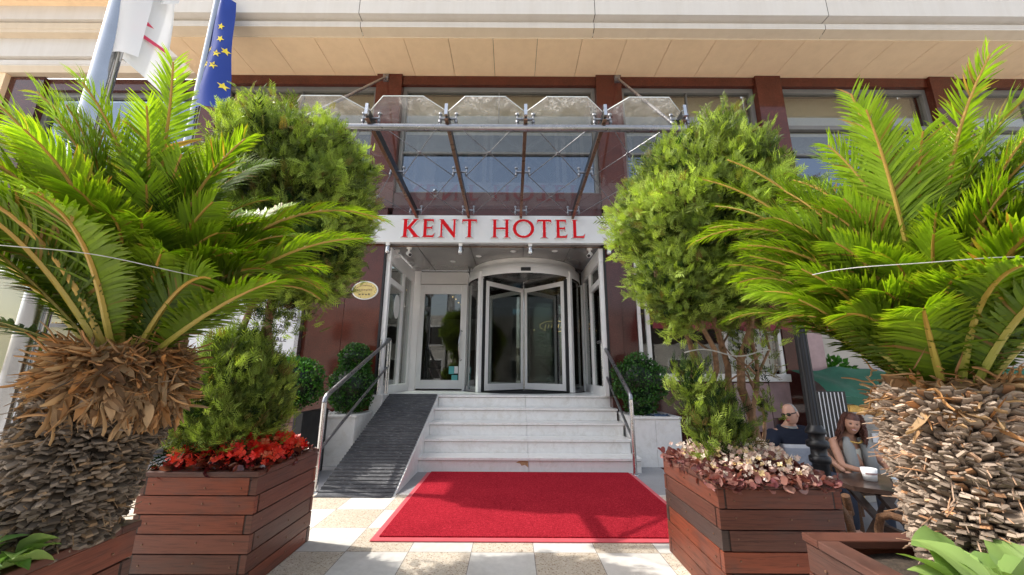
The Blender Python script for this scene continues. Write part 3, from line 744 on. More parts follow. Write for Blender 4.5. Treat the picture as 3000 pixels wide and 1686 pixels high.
Wg('blind', MB().box(-10.2, -5.3, WY+.3, WY+.32, 4.6, 7.15), 'blind', w)
def wf(prof, mats, name='cornice'):
    b = MB()
    for pts, mi in prof:
        vs = []
        for y, z in pts: vs += [(-14, y, z), (SX0-.05, y, z)]
        b.add(vs, [(2*i, 2*i+1, 2*i+3, 2*i+2) for i in range(len(pts)-1)], mi)
    return Wg(name, b, mats)
y0, z0 = WY-.02, WZ
wf([([(WY, z0), (7.08, z0)], 1), ([(7.08, z0), (7.04, z0+.14)], 1), ([(7.04, z0+.14), (7.04, z0+.16), (7.03, z0+.165), (7.03, z0+.27), (7.10, z0+.34)], 0), ([(7.10, z0+.34), (7.0, z0+.345), (7.0, z0+.80)], 0),
    ([(7.0, z0+.80), (6.86, z0+.82), (6.86, z0+.90), (6.85, z0+.905), (6.85, z0+1.06), (6.93, z0+1.10)], 2), ([(6.93, z0+1.10), (6.80, z0+1.105), (6.80, z0+1.45)], 0)],
   ['fascia', 'fascia_tan', 'fascia_tan'])
b = MB().box(-13.9, SX0-.1, 6.5, 7.2, z0+1.452, z0+1.46); Wg('ledge', b, 'soffit')
b = MB().box(-14, SX0-.06, 6.42, 6.7, z0+1.70, z0+2.6); Wg('cornice', b, 'fascia', bevel=.01)
b = MB().box(-14, SX0-.06, 6.7, 7.2, z0+1.72, z0+1.75); Wg('ledge', b, 'soffit')
# shop front
b = MB(); b.box(-12, -5.62, WY+.15, WY+.45, .5, .86); b.box(-5.95, -5.62, WY+.1, WY+.45, .86, 3.6); b.box(-12, -5.95, WY+.1, WY+.45, 3.3, 3.6); Wg('plinth', b, 'redstone_dk')
b = MB(); b.box(-11.5, -5.96, WY+.12, WY+.22, .86, .96); b.box(-11.5, -5.96, WY+.14, WY+.2, 2.02, 2.09)
for x in (-11.4, -9.4, -7.7, -6.02): b.box(x-.04, x+.04, WY+.12, WY+.2, .96, 3.3)
sf = Wg('shop_window', b, 'alu_grey')
Wg('pane', MB().box(-11.4, -6.0, WY+.16, WY+.165, .96, 3.3), 'glass_shop', sf)
Wg('display_back', MB().box(-11.5, -5.96, WY+.75, WY+.8, .9, 3.3), 'cream', sf)
Wg('display_shelf', MB().box(-11.5, -5.96, WY+.25, WY+.75, .93, .98).box(-11.5, -5.96, WY+.3, WY+.74, 2.06, 2.08), 'cream', sf)
b = MB()
for x in (-8.9, -8.1, -6.9): b.lathe([(.001, .0), (.10, .01), (.16, .16), (.11, .28), (.05, .30), (.05, .36), (.001, .36)], (x, WY+.45, .98), 14)
Wg('display_bust', b, 'paper', sf)
b = MB()
for k in range(40): b.ellipsoid((-9.3+k*.07+.02*math.sin(k*7), WY+.32, 2.11+.015*math.sin(k*3)), (.02, .02, .03), 6)
Wg('jewellery', b, 'gold', sf)
sp_ = thing('shop_steps', (-7, 5.6, 0), 'broad pinkish granite steps up to the shop at far left', 'steps')
for k, (y, z) in enumerate(((4.71, .176), (5.25, .352), (6.85, .50))):
    obj('step', MB().box(-12, -5.2 if k < 2 else -5.6, y, WY+.16, z-.176 if k < 2 else .352, z-.03).box(-12, -5.19 if k < 2 else -5.59, y-.02, WY+.155, z-.03, z), 'granite_step', sp_, bevel=.006)
# shop notice board on the hotel wall
nb = thing('shop_notice_board', (-4.2, 6.05, 1.4), 'white shop board with black gold and diamond wording behind the left tree', 'sign')
obj('board', MB().box(-5.1, -3.40, FY-.05, FY-.003, 1.42, 3.05), 'paper', nb)
obj('edge', MB().box(-3.40, -3.34, FY-.10, FY-.003, 1.38, 3.08), 'steel_dk', nb)
for txt, z, sz in (('GOLD', 2.44, .135), ('14 K  GOLD', 2.24, .135), ('DIAMOND', 2.045, .135), ('TOPTAN', 1.865, .105), ('WHOLESALE', 1.66, .105)):
    text_mesh('lettering', txt, sz, (-3.44 if sz > .12 else -3.55, FY-.054, z), 'ink', nb, align='RIGHT', ext=.002)
obj('rule', MB().box(-4.4, -3.45, FY-.053, FY-.0505, 1.80, 1.806), 'steel_dk', nb)
# oval plaque
pq = thing('oval_plaque', (-2.40, FY-.02, 2.48), 'oval gold plaque with four dark stars on the polished red wall', 'plaque')
for (rx, rz, y0, y1, mt, nm) in ((.215, .155, FY-.016, FY-.001, 'white_pl', 'rim'), (.195, .137, FY-.022, FY-.017, 'gold_pl', 'face')):
    obj(nm, MB().prism([(rx*math.cos(2*PI*i/36), rz*math.sin(2*PI*i/36)) for i in range(36)], lambda u, v, d: (-2.40+u, d, 2.50+v), y0, y1), mt, pq)
def star(c, r, y, a0=PI/2):
    return [(c[0]+(r if k % 2 == 0 else r*.42)*math.cos(a0+PI*k/5), c[1]+(r if k % 2 == 0 else r*.42)*math.sin(a0+PI*k/5)) for k in range(10)]
for k in range(4): obj('star', MB().prism(star((-2.475+.05*k, 2.43), .018, 0), lambda u, v, d: (u, d, v), FY-.026, FY-.0225), 'ink', pq)
b = MB()
for k in range(9): b.box(-2.52+.027*k, -2.505+.027*k, FY-.0255, FY-.0225, 2.495, 2.515)
for k in range(14): b.box(-2.55+.021*k, -2.537+.021*k, FY-.0255, FY-.0225, 2.575-.0009*(k-7)**2, 2.588-.0009*(k-7)**2)
obj('engraving', b, 'bronze', pq)

# ------------------------------------------------------------------ steps, ramp, rails, carpet
stp = thing('entrance_steps', (.2, 5.6, 0), 'five pale marble steps with dirty joints leading up to the glass doors', 'steps')
SXL, SXR = -1.15, 1.58
for k in range(5):
    y = 5.06+.30*k; z0, z1 = .17*k, .17*(k+1); xm = .22; top_y = y+.34 if k < 4 else 8.3
    l, r = SXL+.02*(k == 0)*0, SXR+(.03 if k == 0 else 0)
    b = MB()
    b.box(l, xm-.002, y+.018, y+.20, z0, z1-.032); b.box(xm+.002, r, y+.018, y+.20, z0, z1-.032)
    if k < 4:
        b.box(l-.008, xm-.0015, y, y+.318, z1-.03, z1); b.box(xm+.0015, r+.012, y, y+.318, z1-.03, z1)
    b.box(l+.002, r-.002, y+.012, y+.0185, z1-.036, z1-.0302, 1)  # dark strip painted in as the shadow line under the nosing
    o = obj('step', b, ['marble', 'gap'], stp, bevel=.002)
b = MB().box(SXL-.008, .2185, 6.26, 7.9, LND-.03, LND).box(.2215, SXR+.012, 6.26, 7.9, LND-.03, LND).box(VX0, SXL-.012, 6.262, 7.9, LND-.03, LND)
obj('landing', b, 'marble', stp, bevel=.003)
obj('core', MB().box(SXL+.01, SXR-.01, 6.44, 8.0, 0, LND-.034).box(VX0, SXL-.01, 6.27, 8.0, 0, LND-.034), 'marble', stp)
ls = .03
obj('stain', MB().prism([(.06, .115), (.10, .135), (.21, .137), (.212, .06), (.17, .09), (.13, .08), (.11, .105)], lambda u, v, d: (u, d, v), 5.0755, 5.0775), simple('rust_stain', (.42, .27, .14), .6, var=.3, vs=40), stp)
rp = thing('wheelchair_ramp', (-1.55, 5.2, 0), 'steep ramp covered in worn ribbed black rubber with marble cheek', 'ramp')
RX0, RX1, RY0, RY1 = -1.93, -1.17, 4.14, 6.26
obj('ramp_body', MB().add([(RX0, RY0, 0), (RX0, RY1, 0), (RX0, RY1, LND-.01), (RX1+.018, RY0, 0), (RX1+.018, RY1, 0), (RX1+.018, RY1, LND-.01)], [(0, 1, 2), (3, 5, 4), (0, 2, 5, 3), (1, 4, 5, 2), (0, 3, 4, 1)]), 'marble', rp)
b = MB(); sl = Vector((0, RY1-RY0, LND)); Ls = sl.length; sl.normalize(); nrm = Vector((0, -sl.z, sl.y))
def rpt(x, s, h): p = Vector((x, RY0, 0))+sl*s+nrm*h; return p
ns = 38
prof = []
for k in range(ns):
    s0 = Ls*k/ns; s1 = Ls*(k+1)/ns; d = (s1-s0)
    prof += [(s0, .008), (s0+d*.55, .008), (s0+d*.62, .018), (s0+d*.92, .018)]
prof.append((Ls, .008))
vs = []
for s, h in prof: vs += [rpt(RX0, s, h), rpt(RX1, s, h)]
b.add(vs, [(2*i, 2*i+1, 2*i+3, 2*i+2) for i in range(len(prof)-1)])
b.add([rpt(x, s, h) for x in (RX1, RX0) for s, h in ((0, -.004), (0, .008), (Ls, .008), (Ls, -.004))], [(0, 1, 2, 3), (4, 5, 6, 7)])
b.box(RX0, RX1, RY0-.06, RY0, .0, .009)
obj('rubber_cover', b, 'rubber', rp)
def handrail(x, label, left):
    t = thing('handrail', (x, 4.9, 0), label, 'handrail', 'steel handrails beside the steps')
    y0, y1 = (4.25, 6.3) if left else (4.98, 6.42); zt0, zt1 = .93, 1.72
    obj('post', MB().tube([(x, y0, 0), (x, y0, zt0-.05)], .026, 12).lathe([(.05, 0), (.05, .008), (.03, .012)], (x, y0, .001), 16), 'steel', t)
    top = [(x, y0, zt0-.05), (x, y0+.01, zt0-.01), (x, y0+.05, zt0+.025), (x, y1, zt1)]
    top += [(x-.02, y1+.02, zt1+.005), (x-.28, y1+.02, zt1+.005)] if left else [(x, y1+.03, zt1+.0), (x, y1+.25, zt1)]
    obj('rail', MB().tube(top, .026, 12), 'steel_dk', t)
    obj('rail', MB().tube([(x, y0, .40), (x, y1, 1.30)], .018, 10), 'steel_dk', t)
    for k, yy in enumerate((y1-.06, y1+.04, y1-.16) if left else (y1,)):
        obj('post', MB().tube([(x+(-.09 if k == 2 else 0), yy, LND-.02), (x+(-.09 if k == 2 else 0), yy, zt1-.01)], .018, 10), 'steel', t)
    return t
handrail(-2.0, 'steel handrail along the left side of the rubber ramp', True)
handrail(1.50, 'steel handrail on the right side of the marble steps', False)
cpt = thing('red_carpet', (.1, 4.0, 0), 'bright red carpet mat laid in front of the marble steps', 'carpet')
CXL, CXR, CY0, CY1 = -1.02, 1.48, 3.09, 5.03
obj('pile', MB().box(CXL+.05, CXR-.05, CY0+.06, CY1, .005, .020), 'carpet', cpt)
b = MB(); b.box(CXL, CXR, CY0, CY0+.06, .004, .010); b.box(CXL, CXL+.05, CY0+.06, CY1, .004, .010); b.box(CXR-.05, CXR, CY0+.06, CY1, .004, .010)
obj('border', b, 'carpet_edge', cpt)

# ------------------------------------------------------------------ marble planters with pebbles, red awning
def marble_box(x0, x1, y0, y1, label):
    t = thing('marble_planter', ((x0+x1)/2, (y0+y1)/2, 0), label, 'planter', 'white marble planters beside the steps')
    xm = x0+(x1-x0)*.48
    b = MB(); b.box(x0, xm-.0015, y0, y0+.04, 0, .60); b.box(xm+.0015, x1, y0, y0+.04, 0, .60)
    b.box(x0, x0+.04, y0+.041, y1, 0, .60); b.box(x1-.04, x1, y0+.041, y1, 0, .60)
    obj('body', b, 'marble', t, bevel=.003)
    c = MB(); c.box(x0-.015, x1+.015, y0-.015, y0+.10, .602, .632); c.box(x0-.015, x0+.10, y0+.10, y1, .602, .632); c.box(x1-.10, x1+.015, y0+.10, y1, .602, .632)
    obj('coping', c, 'marble', t, bevel=.004)
    n = 700; P = np.stack([rng.uniform(x0+.08, x1-.08, n), rng.uniform(y0+.08, y1-.02, n), rng.uniform(.57, .61, n)], 1)
    tv = np.array([[-1, -1, -.6], [1, -1, -.6], [1, 1, -.6], [-1, 1, -.6], [-.6, -.6, .6], [.6, -.6, .6], [.6, .6, .6], [-.6, .6, .6]])*.5
    tf = [[4, 5, 6, 7], [0, 1, 5, 4], [1, 2, 6, 5], [2, 3, 7, 6], [3, 0, 4, 7]]
    V, F, T = scatter(tv, tf, P, frames(rng.normal(size=(n, 3))), rng.uniform(.02, .04, (n, 3)), np.ones((n, 3))*.5)
    pb = np_mesh('pebbles', V, F, T, 'pebble', t); pb['kind'] = 'stuff'
    obj('fill', MB().box(x0+.045, x1-.045, y0+.045, y1-.01, .3, .575), 'pebble', t)
    return t
marble_box(-2.86, -2.09, 5.36, 6.08, 'white marble planter with pebbles at the left of the ramp')
marble_box(1.62, 2.27, 5.38, 6.08, 'white marble planter with pebbles at the right of the steps')
obj('pier_block', MB().box(-2.14, -1.95, 5.98, 6.25, 0, LND+.01), 'marble', stp, bevel=.005)
bc = MB()
nx, ny = 10, 6; vs = []
for j in range(ny):
    for i in range(nx): vs.append((1.9+.27*i/(nx-1), 5.44+.2*j/(ny-1), .637+.012*math.sin(i*1.9+j)+.008*math.cos(j*2.2+i*.7)))
bc.add(vs, [(j*nx+i, j*nx+i+1, (j+1)*nx+i+1, (j+1)*nx+i) for j in range(ny-1) for i in range(nx-1)], sm=True)
tag(obj('folded_cloth', bc, 'bluesheet'), 'dark blue cloth lying on the rim of the right marble planter', 'cloth')

aw = thing('window_awning', (3.2, 6.0, 3.0), 'burgundy fabric awning over the ground floor window behind the right tree', 'awning')
b = MB(); AX0, AX1 = 2.25, 4.35
vs = []; nseg = 14
for i in range(nseg+1):
    x = AX0+(AX1-AX0)*i/nseg; s = .012*math.sin(i*1.7)
    vs += [(x, FY-.03, 3.02), (x, 5.5, 2.42+s), (x, 5.02, 1.98+s)]
b.add(vs, [(3*i+j, 3*i+3+j, 3*i+4+j, 3*i+1+j) for i in range(nseg) for j in range(2)], sm=True)
obj('canopy', b, 'awn_red', aw)
b = MB(); vs = []
for i in range(nseg*3+1):
    x = AX0+(AX1-AX0)*i/(nseg*3); vs += [(x, 5.015, 1.98), (x, 5.0+.01*math.sin(i*1.1), 1.76+.02*math.sin(i*PI/3))]
b.add(vs, [(2*i, 2*i+2, 2*i+3, 2*i+1) for i in range(nseg*3)], sm=True)
b.add([(AX0, FY-.03, 3.02), (AX0, 5.02, 1.98), (AX0, 5.02, 1.78), (AX0, FY-.03, 1.9)], [(0, 1, 2, 3)])
obj('valance', b, 'awn_red', aw)
obj('frame', MB().tube([(AX0, 5.03, 1.97), (AX1, 5.03, 1.97)], .015, 8).tube([(AX0, 5.03, 1.97), (AX0, FY-.04, 2.2)], .012, 8).tube([(AX1, 5.03, 1.97), (AX1, FY-.04, 2.2)], .012, 8), 'alu_grey', aw)

# ------------------------------------------------------------------ building across the street (mirrored in the glass)
ob = thing('street_building', (0, -17, -.6), 'plain plastered building with rows of windows across the street behind the viewer', 'building')
obj('wall', MB().box(-40, 40, -19, -17, -.6, 6.0), 'street', ob)
for j in range(2):
    for i in range(9):
        x = -13+i*3.2; z = .6+j*2.8
        wo = obj('window', MB().box(x-.8, x+.8, -17, -16.93, z, z+1.7), 'alu', ob)
        obj('pane', MB().box(x-.7, x+.7, -16.928, -16.92, z+.1, z+1.6), 'spandrel', wo)
# ------------------------------------------------------------------ wooden planters
def planter(x0, x1, y0, y1, h, label, rows=6, seed=0, name='wooden_planter', taper=.012):
    t = thing(name, ((x0+x1)/2, (y0+y1)/2, 0), label, 'planter', 'wooden planters before the hotel entrance')
    r = random.Random(seed); th = .035; ph = h/rows
    sides = (('x', x0, x1, y0, -1), ('y', y0, y1, x1, 1), ('x', x0, x1, y1, 1), ('y', y0, y1, x0, -1))
    for si, (ax, a, c, pos, sg_) in enumerate(sides):
        b = MB()
        for k in range(rows):
            z0, z1 = k*ph+.004, (k+1)*ph-.002; gp = r.uniform(-.002, .002)
            tint = (max(0, min(1, r.gauss(.55, .38))), r.uniform(.75, 1.15), 0)
            lapped = (k+si) % 2 == 0
            e = .0 if lapped else .045
            lo, hi = a+e+.002*(ax == 'y'), c-e-.002*(ax == 'y')
            p0, p1 = (pos, pos-sg_*th) if True else 0
            p0 += gp
            if ax == 'x': b.box(lo, hi, min(p0, p1), max(p0, p1), z0, z1, 0, tint)
            else: b.box(min(p0, p1), max(p0, p1), lo, hi, z0, z1, 0, tint)
            if not lapped:    # end grain of the neighbouring plank in the finger joint
                tt = (.0, r.uniform(.45, .7), 0); q0 = pos-sg_*.003
                for (u0, u1) in ((a+.002, a+.0445), (c-.0445, c-.002)):
                    if ax == 'x': b.box(u0, u1, min(q0, p1), max(q0, p1), z0+.001, z1-.001, 0, tt)
                    else: b.box(min(q0, p1), max(q0, p1), u0, u1, z0+.001, z1-.001, 0, tt)
        for k in range(rows):
            for u in (a+.085, c-.085, a+.10+(c-a)*.42):
                zc = (k+.5)*ph+r.uniform(-.012, .012); f0 = pos+sg_*.0045
                ring = [(.0048*math.cos(2*PI*i/8), .0048*math.sin(2*PI*i/8)) for i in range(8)]
                if ax == 'x': b.add([(u+x_, f0, zc+z_) for x_, z_ in ring]+[(u+x_, pos, zc+z_) for x_, z_ in ring], [tuple(range(8))]+[(i, (i+1) % 8, (i+1) % 8+8, i+8) for i in range(8)], 1)
                else: b.add([(f0, u+x_, zc+z_) for x_, z_ in ring]+[(pos, u+x_, zc+z_) for x_, z_ in ring], [tuple(range(8))]+[(i, (i+1) % 8, (i+1) % 8+8, i+8) for i in range(8)], 1)
        obj('side_panel', b, ['wood', 'bronze'], t, bevel=.003)
    b = MB(); w = .07; z0, z1 = h+.001, h+.028; ov = .006
    b.box(x0-ov, x1+ov, y0-ov, y0+w, z0, z1, 0, (.35, .9, 0)); b.box(x0-ov, x1+ov, y1-w, y1+ov, z0, z1, 0, (.45, .8, 0))
    b.box(x0-ov, x0+w, y0+w+.001, y1-w-.001, z0, z1, 0, (.3, .95, 0)); b.box(x1-w, x1+ov, y0+w+.001, y1-w-.001, z0, z1, 0, (.5, .85, 0))
    obj('rim', b, 'wood', t, bevel=.004)
    nx = 14; vs = []; x_0, x_1, y_0, y_1 = x0+th, x1-th, y0+th, y1-th
    for j in range(nx):
        for i in range(nx): vs.append((x_0+(x_1-x_0)*i/(nx-1), y_0+(y_1-y_0)*j/(nx-1), h-.035+.012*r.random()))
    obj('soil', MB().add(vs, [(j*nx+i, j*nx+i+1, (j+1)*nx+i+1, (j+1)*nx+i) for j in range(nx-1) for i in range(nx-1)], sm=True), 'soil', t)
    return t
PH = .60
planter(-2.15, -1.47, 2.40, 3.11, PH, 'wooden planter with red begonias and the left thuja tree', seed=3)
planter(1.10, 1.755, 2.22, 2.97, PH, 'wooden planter with pale pink begonias and the right thuja tree', seed=5)
planter(-2.22, -1.46, .93, 1.665, PH, 'wooden planter cut by the left edge, holding the left sago palm', seed=8)
planter(1.085, 1.84, .86, 1.575, PH, 'wooden planter at the bottom right corner, holding the right sago palm', seed=11)

# ------------------------------------------------------------------ sago palms
def arc(base, az, el, L, droop, n=16, pw=1.5, sway=0.):
    pts = [np.array(base, float)]; h = np.array([math.cos(az), math.sin(az), 0.]); s = np.array([-math.sin(az), math.cos(az), 0.])
    for i in range(n):
        t = (i+.5)/n; e = el-droop*t**pw
        d = h*math.cos(e)+np.array([0, 0, math.sin(e)])+s*sway*t
        pts.append(pts[-1]+d/np.linalg.norm(d)*L/n)
    return np.array(pts)
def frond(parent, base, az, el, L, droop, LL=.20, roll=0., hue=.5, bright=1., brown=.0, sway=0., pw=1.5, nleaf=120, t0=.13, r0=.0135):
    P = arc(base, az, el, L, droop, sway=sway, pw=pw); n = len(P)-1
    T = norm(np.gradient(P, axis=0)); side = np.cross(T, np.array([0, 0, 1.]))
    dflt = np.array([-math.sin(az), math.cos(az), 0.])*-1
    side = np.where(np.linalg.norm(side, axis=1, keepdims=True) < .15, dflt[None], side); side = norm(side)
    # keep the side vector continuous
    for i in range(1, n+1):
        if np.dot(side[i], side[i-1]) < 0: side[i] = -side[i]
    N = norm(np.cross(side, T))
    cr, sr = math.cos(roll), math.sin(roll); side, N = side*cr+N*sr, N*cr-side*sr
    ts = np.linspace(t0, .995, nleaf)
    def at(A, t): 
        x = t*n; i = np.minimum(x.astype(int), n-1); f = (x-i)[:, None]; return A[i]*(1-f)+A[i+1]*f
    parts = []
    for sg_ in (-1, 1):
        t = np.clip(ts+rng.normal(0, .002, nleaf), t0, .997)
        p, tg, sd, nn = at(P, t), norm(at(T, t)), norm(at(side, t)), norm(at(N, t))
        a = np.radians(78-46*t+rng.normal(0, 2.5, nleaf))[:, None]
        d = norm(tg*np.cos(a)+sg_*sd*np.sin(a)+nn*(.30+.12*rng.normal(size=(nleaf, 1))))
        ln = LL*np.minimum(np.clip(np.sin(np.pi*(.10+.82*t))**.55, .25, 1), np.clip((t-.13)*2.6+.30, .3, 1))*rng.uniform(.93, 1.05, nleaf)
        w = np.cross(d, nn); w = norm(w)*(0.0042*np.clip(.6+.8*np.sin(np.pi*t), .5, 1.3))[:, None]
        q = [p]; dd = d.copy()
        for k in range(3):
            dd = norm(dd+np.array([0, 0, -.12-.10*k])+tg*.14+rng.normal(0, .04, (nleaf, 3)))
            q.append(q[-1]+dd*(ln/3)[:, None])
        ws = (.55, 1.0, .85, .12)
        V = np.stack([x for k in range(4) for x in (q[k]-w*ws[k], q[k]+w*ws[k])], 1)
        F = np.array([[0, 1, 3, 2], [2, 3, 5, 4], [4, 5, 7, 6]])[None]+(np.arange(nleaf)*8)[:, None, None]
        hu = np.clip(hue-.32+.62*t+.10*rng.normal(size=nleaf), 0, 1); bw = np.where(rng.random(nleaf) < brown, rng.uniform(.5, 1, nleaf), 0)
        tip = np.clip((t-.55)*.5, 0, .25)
        base_t = np.stack([np.clip(hu+tip, 0, 1), np.full(nleaf, bright)*rng.uniform(.75, 1.1, nleaf)*(.42+.66*t), bw], 1)  # leaflets darker near the crown, brighter at tips: shadow and sun painted in
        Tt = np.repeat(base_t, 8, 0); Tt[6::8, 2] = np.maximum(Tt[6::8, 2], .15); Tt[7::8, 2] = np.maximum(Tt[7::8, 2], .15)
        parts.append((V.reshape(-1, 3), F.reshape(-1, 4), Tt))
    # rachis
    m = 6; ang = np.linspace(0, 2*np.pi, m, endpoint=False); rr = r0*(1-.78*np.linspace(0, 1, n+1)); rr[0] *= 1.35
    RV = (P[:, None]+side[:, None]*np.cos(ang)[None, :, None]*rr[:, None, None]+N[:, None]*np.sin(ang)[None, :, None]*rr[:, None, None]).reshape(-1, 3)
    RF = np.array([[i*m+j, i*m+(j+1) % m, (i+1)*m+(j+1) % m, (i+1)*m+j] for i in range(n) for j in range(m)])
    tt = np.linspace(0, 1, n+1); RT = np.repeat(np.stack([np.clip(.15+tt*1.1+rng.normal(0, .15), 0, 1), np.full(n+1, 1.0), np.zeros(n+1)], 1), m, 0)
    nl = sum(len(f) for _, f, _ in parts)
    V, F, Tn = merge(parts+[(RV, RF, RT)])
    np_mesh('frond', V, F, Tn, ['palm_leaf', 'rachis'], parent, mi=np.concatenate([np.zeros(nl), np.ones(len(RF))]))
CHIP_V = np.array([[-.40, 0, -.5], [.40, 0, -.5], [.40, 0, .5], [-.40, 0, .5], [-.5, .6, -.45], [.5, .6, -.45], [.46, .6, .42], [-.46, .6, .42], [-.40, 1, -.28], [.40, 1, -.28], [.34, .96, .25], [-.34, .96, .25]])
CHIP_F = np.array([[0, 1, 5, 4], [1, 2, 6, 5], [2, 3, 7, 6], [3, 0, 4, 7], [4, 5, 9, 8], [5, 6, 10, 9], [6, 7, 11, 10], [7, 4, 8, 11], [8, 9, 10, 11]])
def cycad(foot, head, rad, label, chip, ncl, tilt, fronds, skirt, lean_mid=(0, 0), utop=1.0):
    t = thing('sago_palm', foot, label, 'palm', 'sago palms in wooden planters')
    foot, head = np.array(foot), np.array(head); k = 12
    axis = [foot+(head-foot)*(i/k)+np.array([lean_mid[0], lean_mid[1], 0])*math.sin(PI*i/k) for i in range(k+1)]
    rr = [rad*(1.0+.06*math.sin(i*1.9)+.05*math.sin(i*.7+1)) for i in range(k+1)]
    core = MB().tube(axis, [r*.80 for r in rr], 20)
    cv = np.array(core.v); 
    A = np.array(axis); n = ncl
    idx = np.arange(n); u = np.clip(.11+idx/n*(utop-.11)+rng.normal(0, .004, n), 0, 1); az = idx*2.399963+rng.normal(0, .05, n)
    ci = u*k; i0 = np.minimum(ci.astype(int), k-1); f = (ci-i0)[:, None]
    C = A[i0]*(1-f)+A[i0+1]*f; r = np.interp(ci, range(k+1), rr)
    out = np.stack([np.cos(az), np.sin(az), np.zeros(n)], 1)
    P = C+out*(r*.74)[:, None]
    el = np.radians(tilt[0]+(tilt[1]-tilt[0])*u+rng.normal(0, 10, n))
    tang = np.stack([-np.sin(az), np.cos(az), np.zeros(n)], 1)
    D = norm(out*np.cos(el)[:, None]+np.array([0, 0, 1.])*np.sin(el)[:, None]+tang*rng.normal(0, .20, (n, 1)))
    Fr = frames(D, np.tile(np.array([0, 0, 1.]), (n, 1))+rng.normal(0, .3, (n, 3)))
    sc = np.stack([rng.uniform(.020, .034, n), rng.uniform(.045, .068, n), rng.uniform(.009, .016, n)], 1)
    tn = np.stack([np.clip(rng.beta(1.5, 1.6, n), 0, 1), rng.uniform(.55, 1.2, n), np.where(rng.random(n) < .10, rng.uniform(.2, .6, n), 0)], 1)
    V, F, T = scatter(CHIP_V, CHIP_F, P, Fr, sc, tn)
    # fibres hanging between the old bases
    m = ncl//4; az = rng.uniform(0, 2*PI, m); u = rng.uniform(.14, 1, m); ci = u*k; i0 = np.minimum(ci.astype(int), k-1); f = (ci-i0)[:, None]
    C = A[i0]*(1-f)+A[i0+1]*f; out = np.stack([np.cos(az), np.sin(az), np.zeros(m)], 1); r = np.interp(ci, range(k+1), rr)
    D = norm(out+rng.normal(0, .6, (m, 3))+np.array([0, 0, -.3]))
    V2, F2, T2 = scatter(CHIP_V, CHIP_F, C+out*(r*.8)[:, None], frames(D), np.stack([rng.uniform(.002, .004, m), rng.uniform(.04, .10, m), np.full(m, .003)], 1), np.stack([rng.uniform(.3, 1, m), rng.uniform(.7, 1.1, m), rng.uniform(0, .6, m)], 1))
    cvv = (cv, np.array([q for q in core.f if len(q) == 4]), np.zeros((len(cv), 3))+np.array([0, .3, 0]))
    V, F, T = merge([(V, F, T), (V2, F2, T2), cvv])
    np_mesh('trunk', V, F, T, chip, t)
    # dry brown cataphylls round the crown base
    n, z_lo, z_hi, r0, r1, hang, ln = skirt
    az = rng.uniform(0, 2*PI, n); uu = rng.uniform(0, 1, n); out = np.stack([np.cos(az), np.sin(az), np.zeros(n)], 1)
    C = np.stack([np.full(n, head[0]), np.full(n, head[1]), z_lo+(z_hi-z_lo)*uu], 1)
    P = C+out*(r0+(r1-r0)*(1-uu))[:, None]*rng.uniform(.75, 1.0, (n, 1))
    el = np.radians(hang[0]+(hang[1]-hang[0])*uu+rng.normal(0, 18, n)); tang = np.stack([-np.sin(az), np.cos(az), np.zeros(n)], 1)
    D = norm(out*np.cos(el)[:, None]+np.array([0, 0, 1.])*np.sin(el)[:, None]+tang*rng.normal(0, .45, (n, 1)))
    sv = []; sf = []; K = 6
    for i in range(K):
        q = i/(K-1); w = math.sin(PI*(.14+.80*q))**1.3*.5; y = q; z = -.55*q*q+.10*math.sin(q*7)
        sv += [(-w, y, z+.14*w), (0, y, z-.05), (w, y, z+.14*w)]
    for i in range(K-1): sf += [[3*i, 3*i+1, 3*i+4, 3*i+3], [3*i+1, 3*i+2, 3*i+5, 3*i+4]]
    V, F, T = scatter(np.array(sv), sf, P, frames(D, out*.4+np.array([0, 0, 1.])+rng.normal(0, .45, (n, 3))), np.stack([rng.uniform(.012, .046, n), rng.uniform(ln*.55, ln*1.35, n), rng.uniform(.05, .22, n)], 1),
                      np.stack([rng.beta(2, 1.4, n), rng.uniform(.6, 1.1, n), np.where(rng.random(n) < .3, rng.uniform(.2, .8, n), 0)], 1))
    m = int(n*1.2); az = rng.uniform(0, 2*PI, m); out = np.stack([np.cos(az), np.sin(az), np.zeros(m)], 1)
    P = np.stack([np.full(m, head[0]), np.full(m, head[1]), rng.uniform(z_lo, z_hi+.04, m)], 1)+out*rng.uniform(r0*.5, r1, (m, 1))
    D = norm(out+rng.normal(0, .7, (m, 3)))
    V2, F2, T2 = scatter(np.array(sv), sf, P, frames(D), np.stack([rng.uniform(.003, .007, m), rng.uniform(.04, .10, m), rng.uniform(.02, .12, m)], 1), np.stack([rng.uniform(.2, 1, m), rng.uniform(.6, 1.1, m), rng.uniform(0, .7, m)], 1))
    V, F, T = merge([(V, F, T), (V2, F2, T2)])
    sk = np_mesh('dry_leaf_skirt', V, F, T, 'dry', t, smooth=True)
    for fr in fronds: frond(t, *fr[0], **fr[1])
    return t
def ring_fronds(head, n, view_az, spec):
    """spec(k) -> az, el, L, droop; crown laid out by rank from the upright centre to the spreading outside"""
    out = []
    for k in range(n):
        az, el, L, dr, kw = spec(k)
        b = (head[0]+.07*math.cos(az)*math.cos(el), head[1]+.07*math.sin(az)*math.cos(el), head[2]-.02)
        out.append(((b, az, el, L, dr), kw))
    return out
def wrap(a): return (a+PI) % (2*PI)-PI
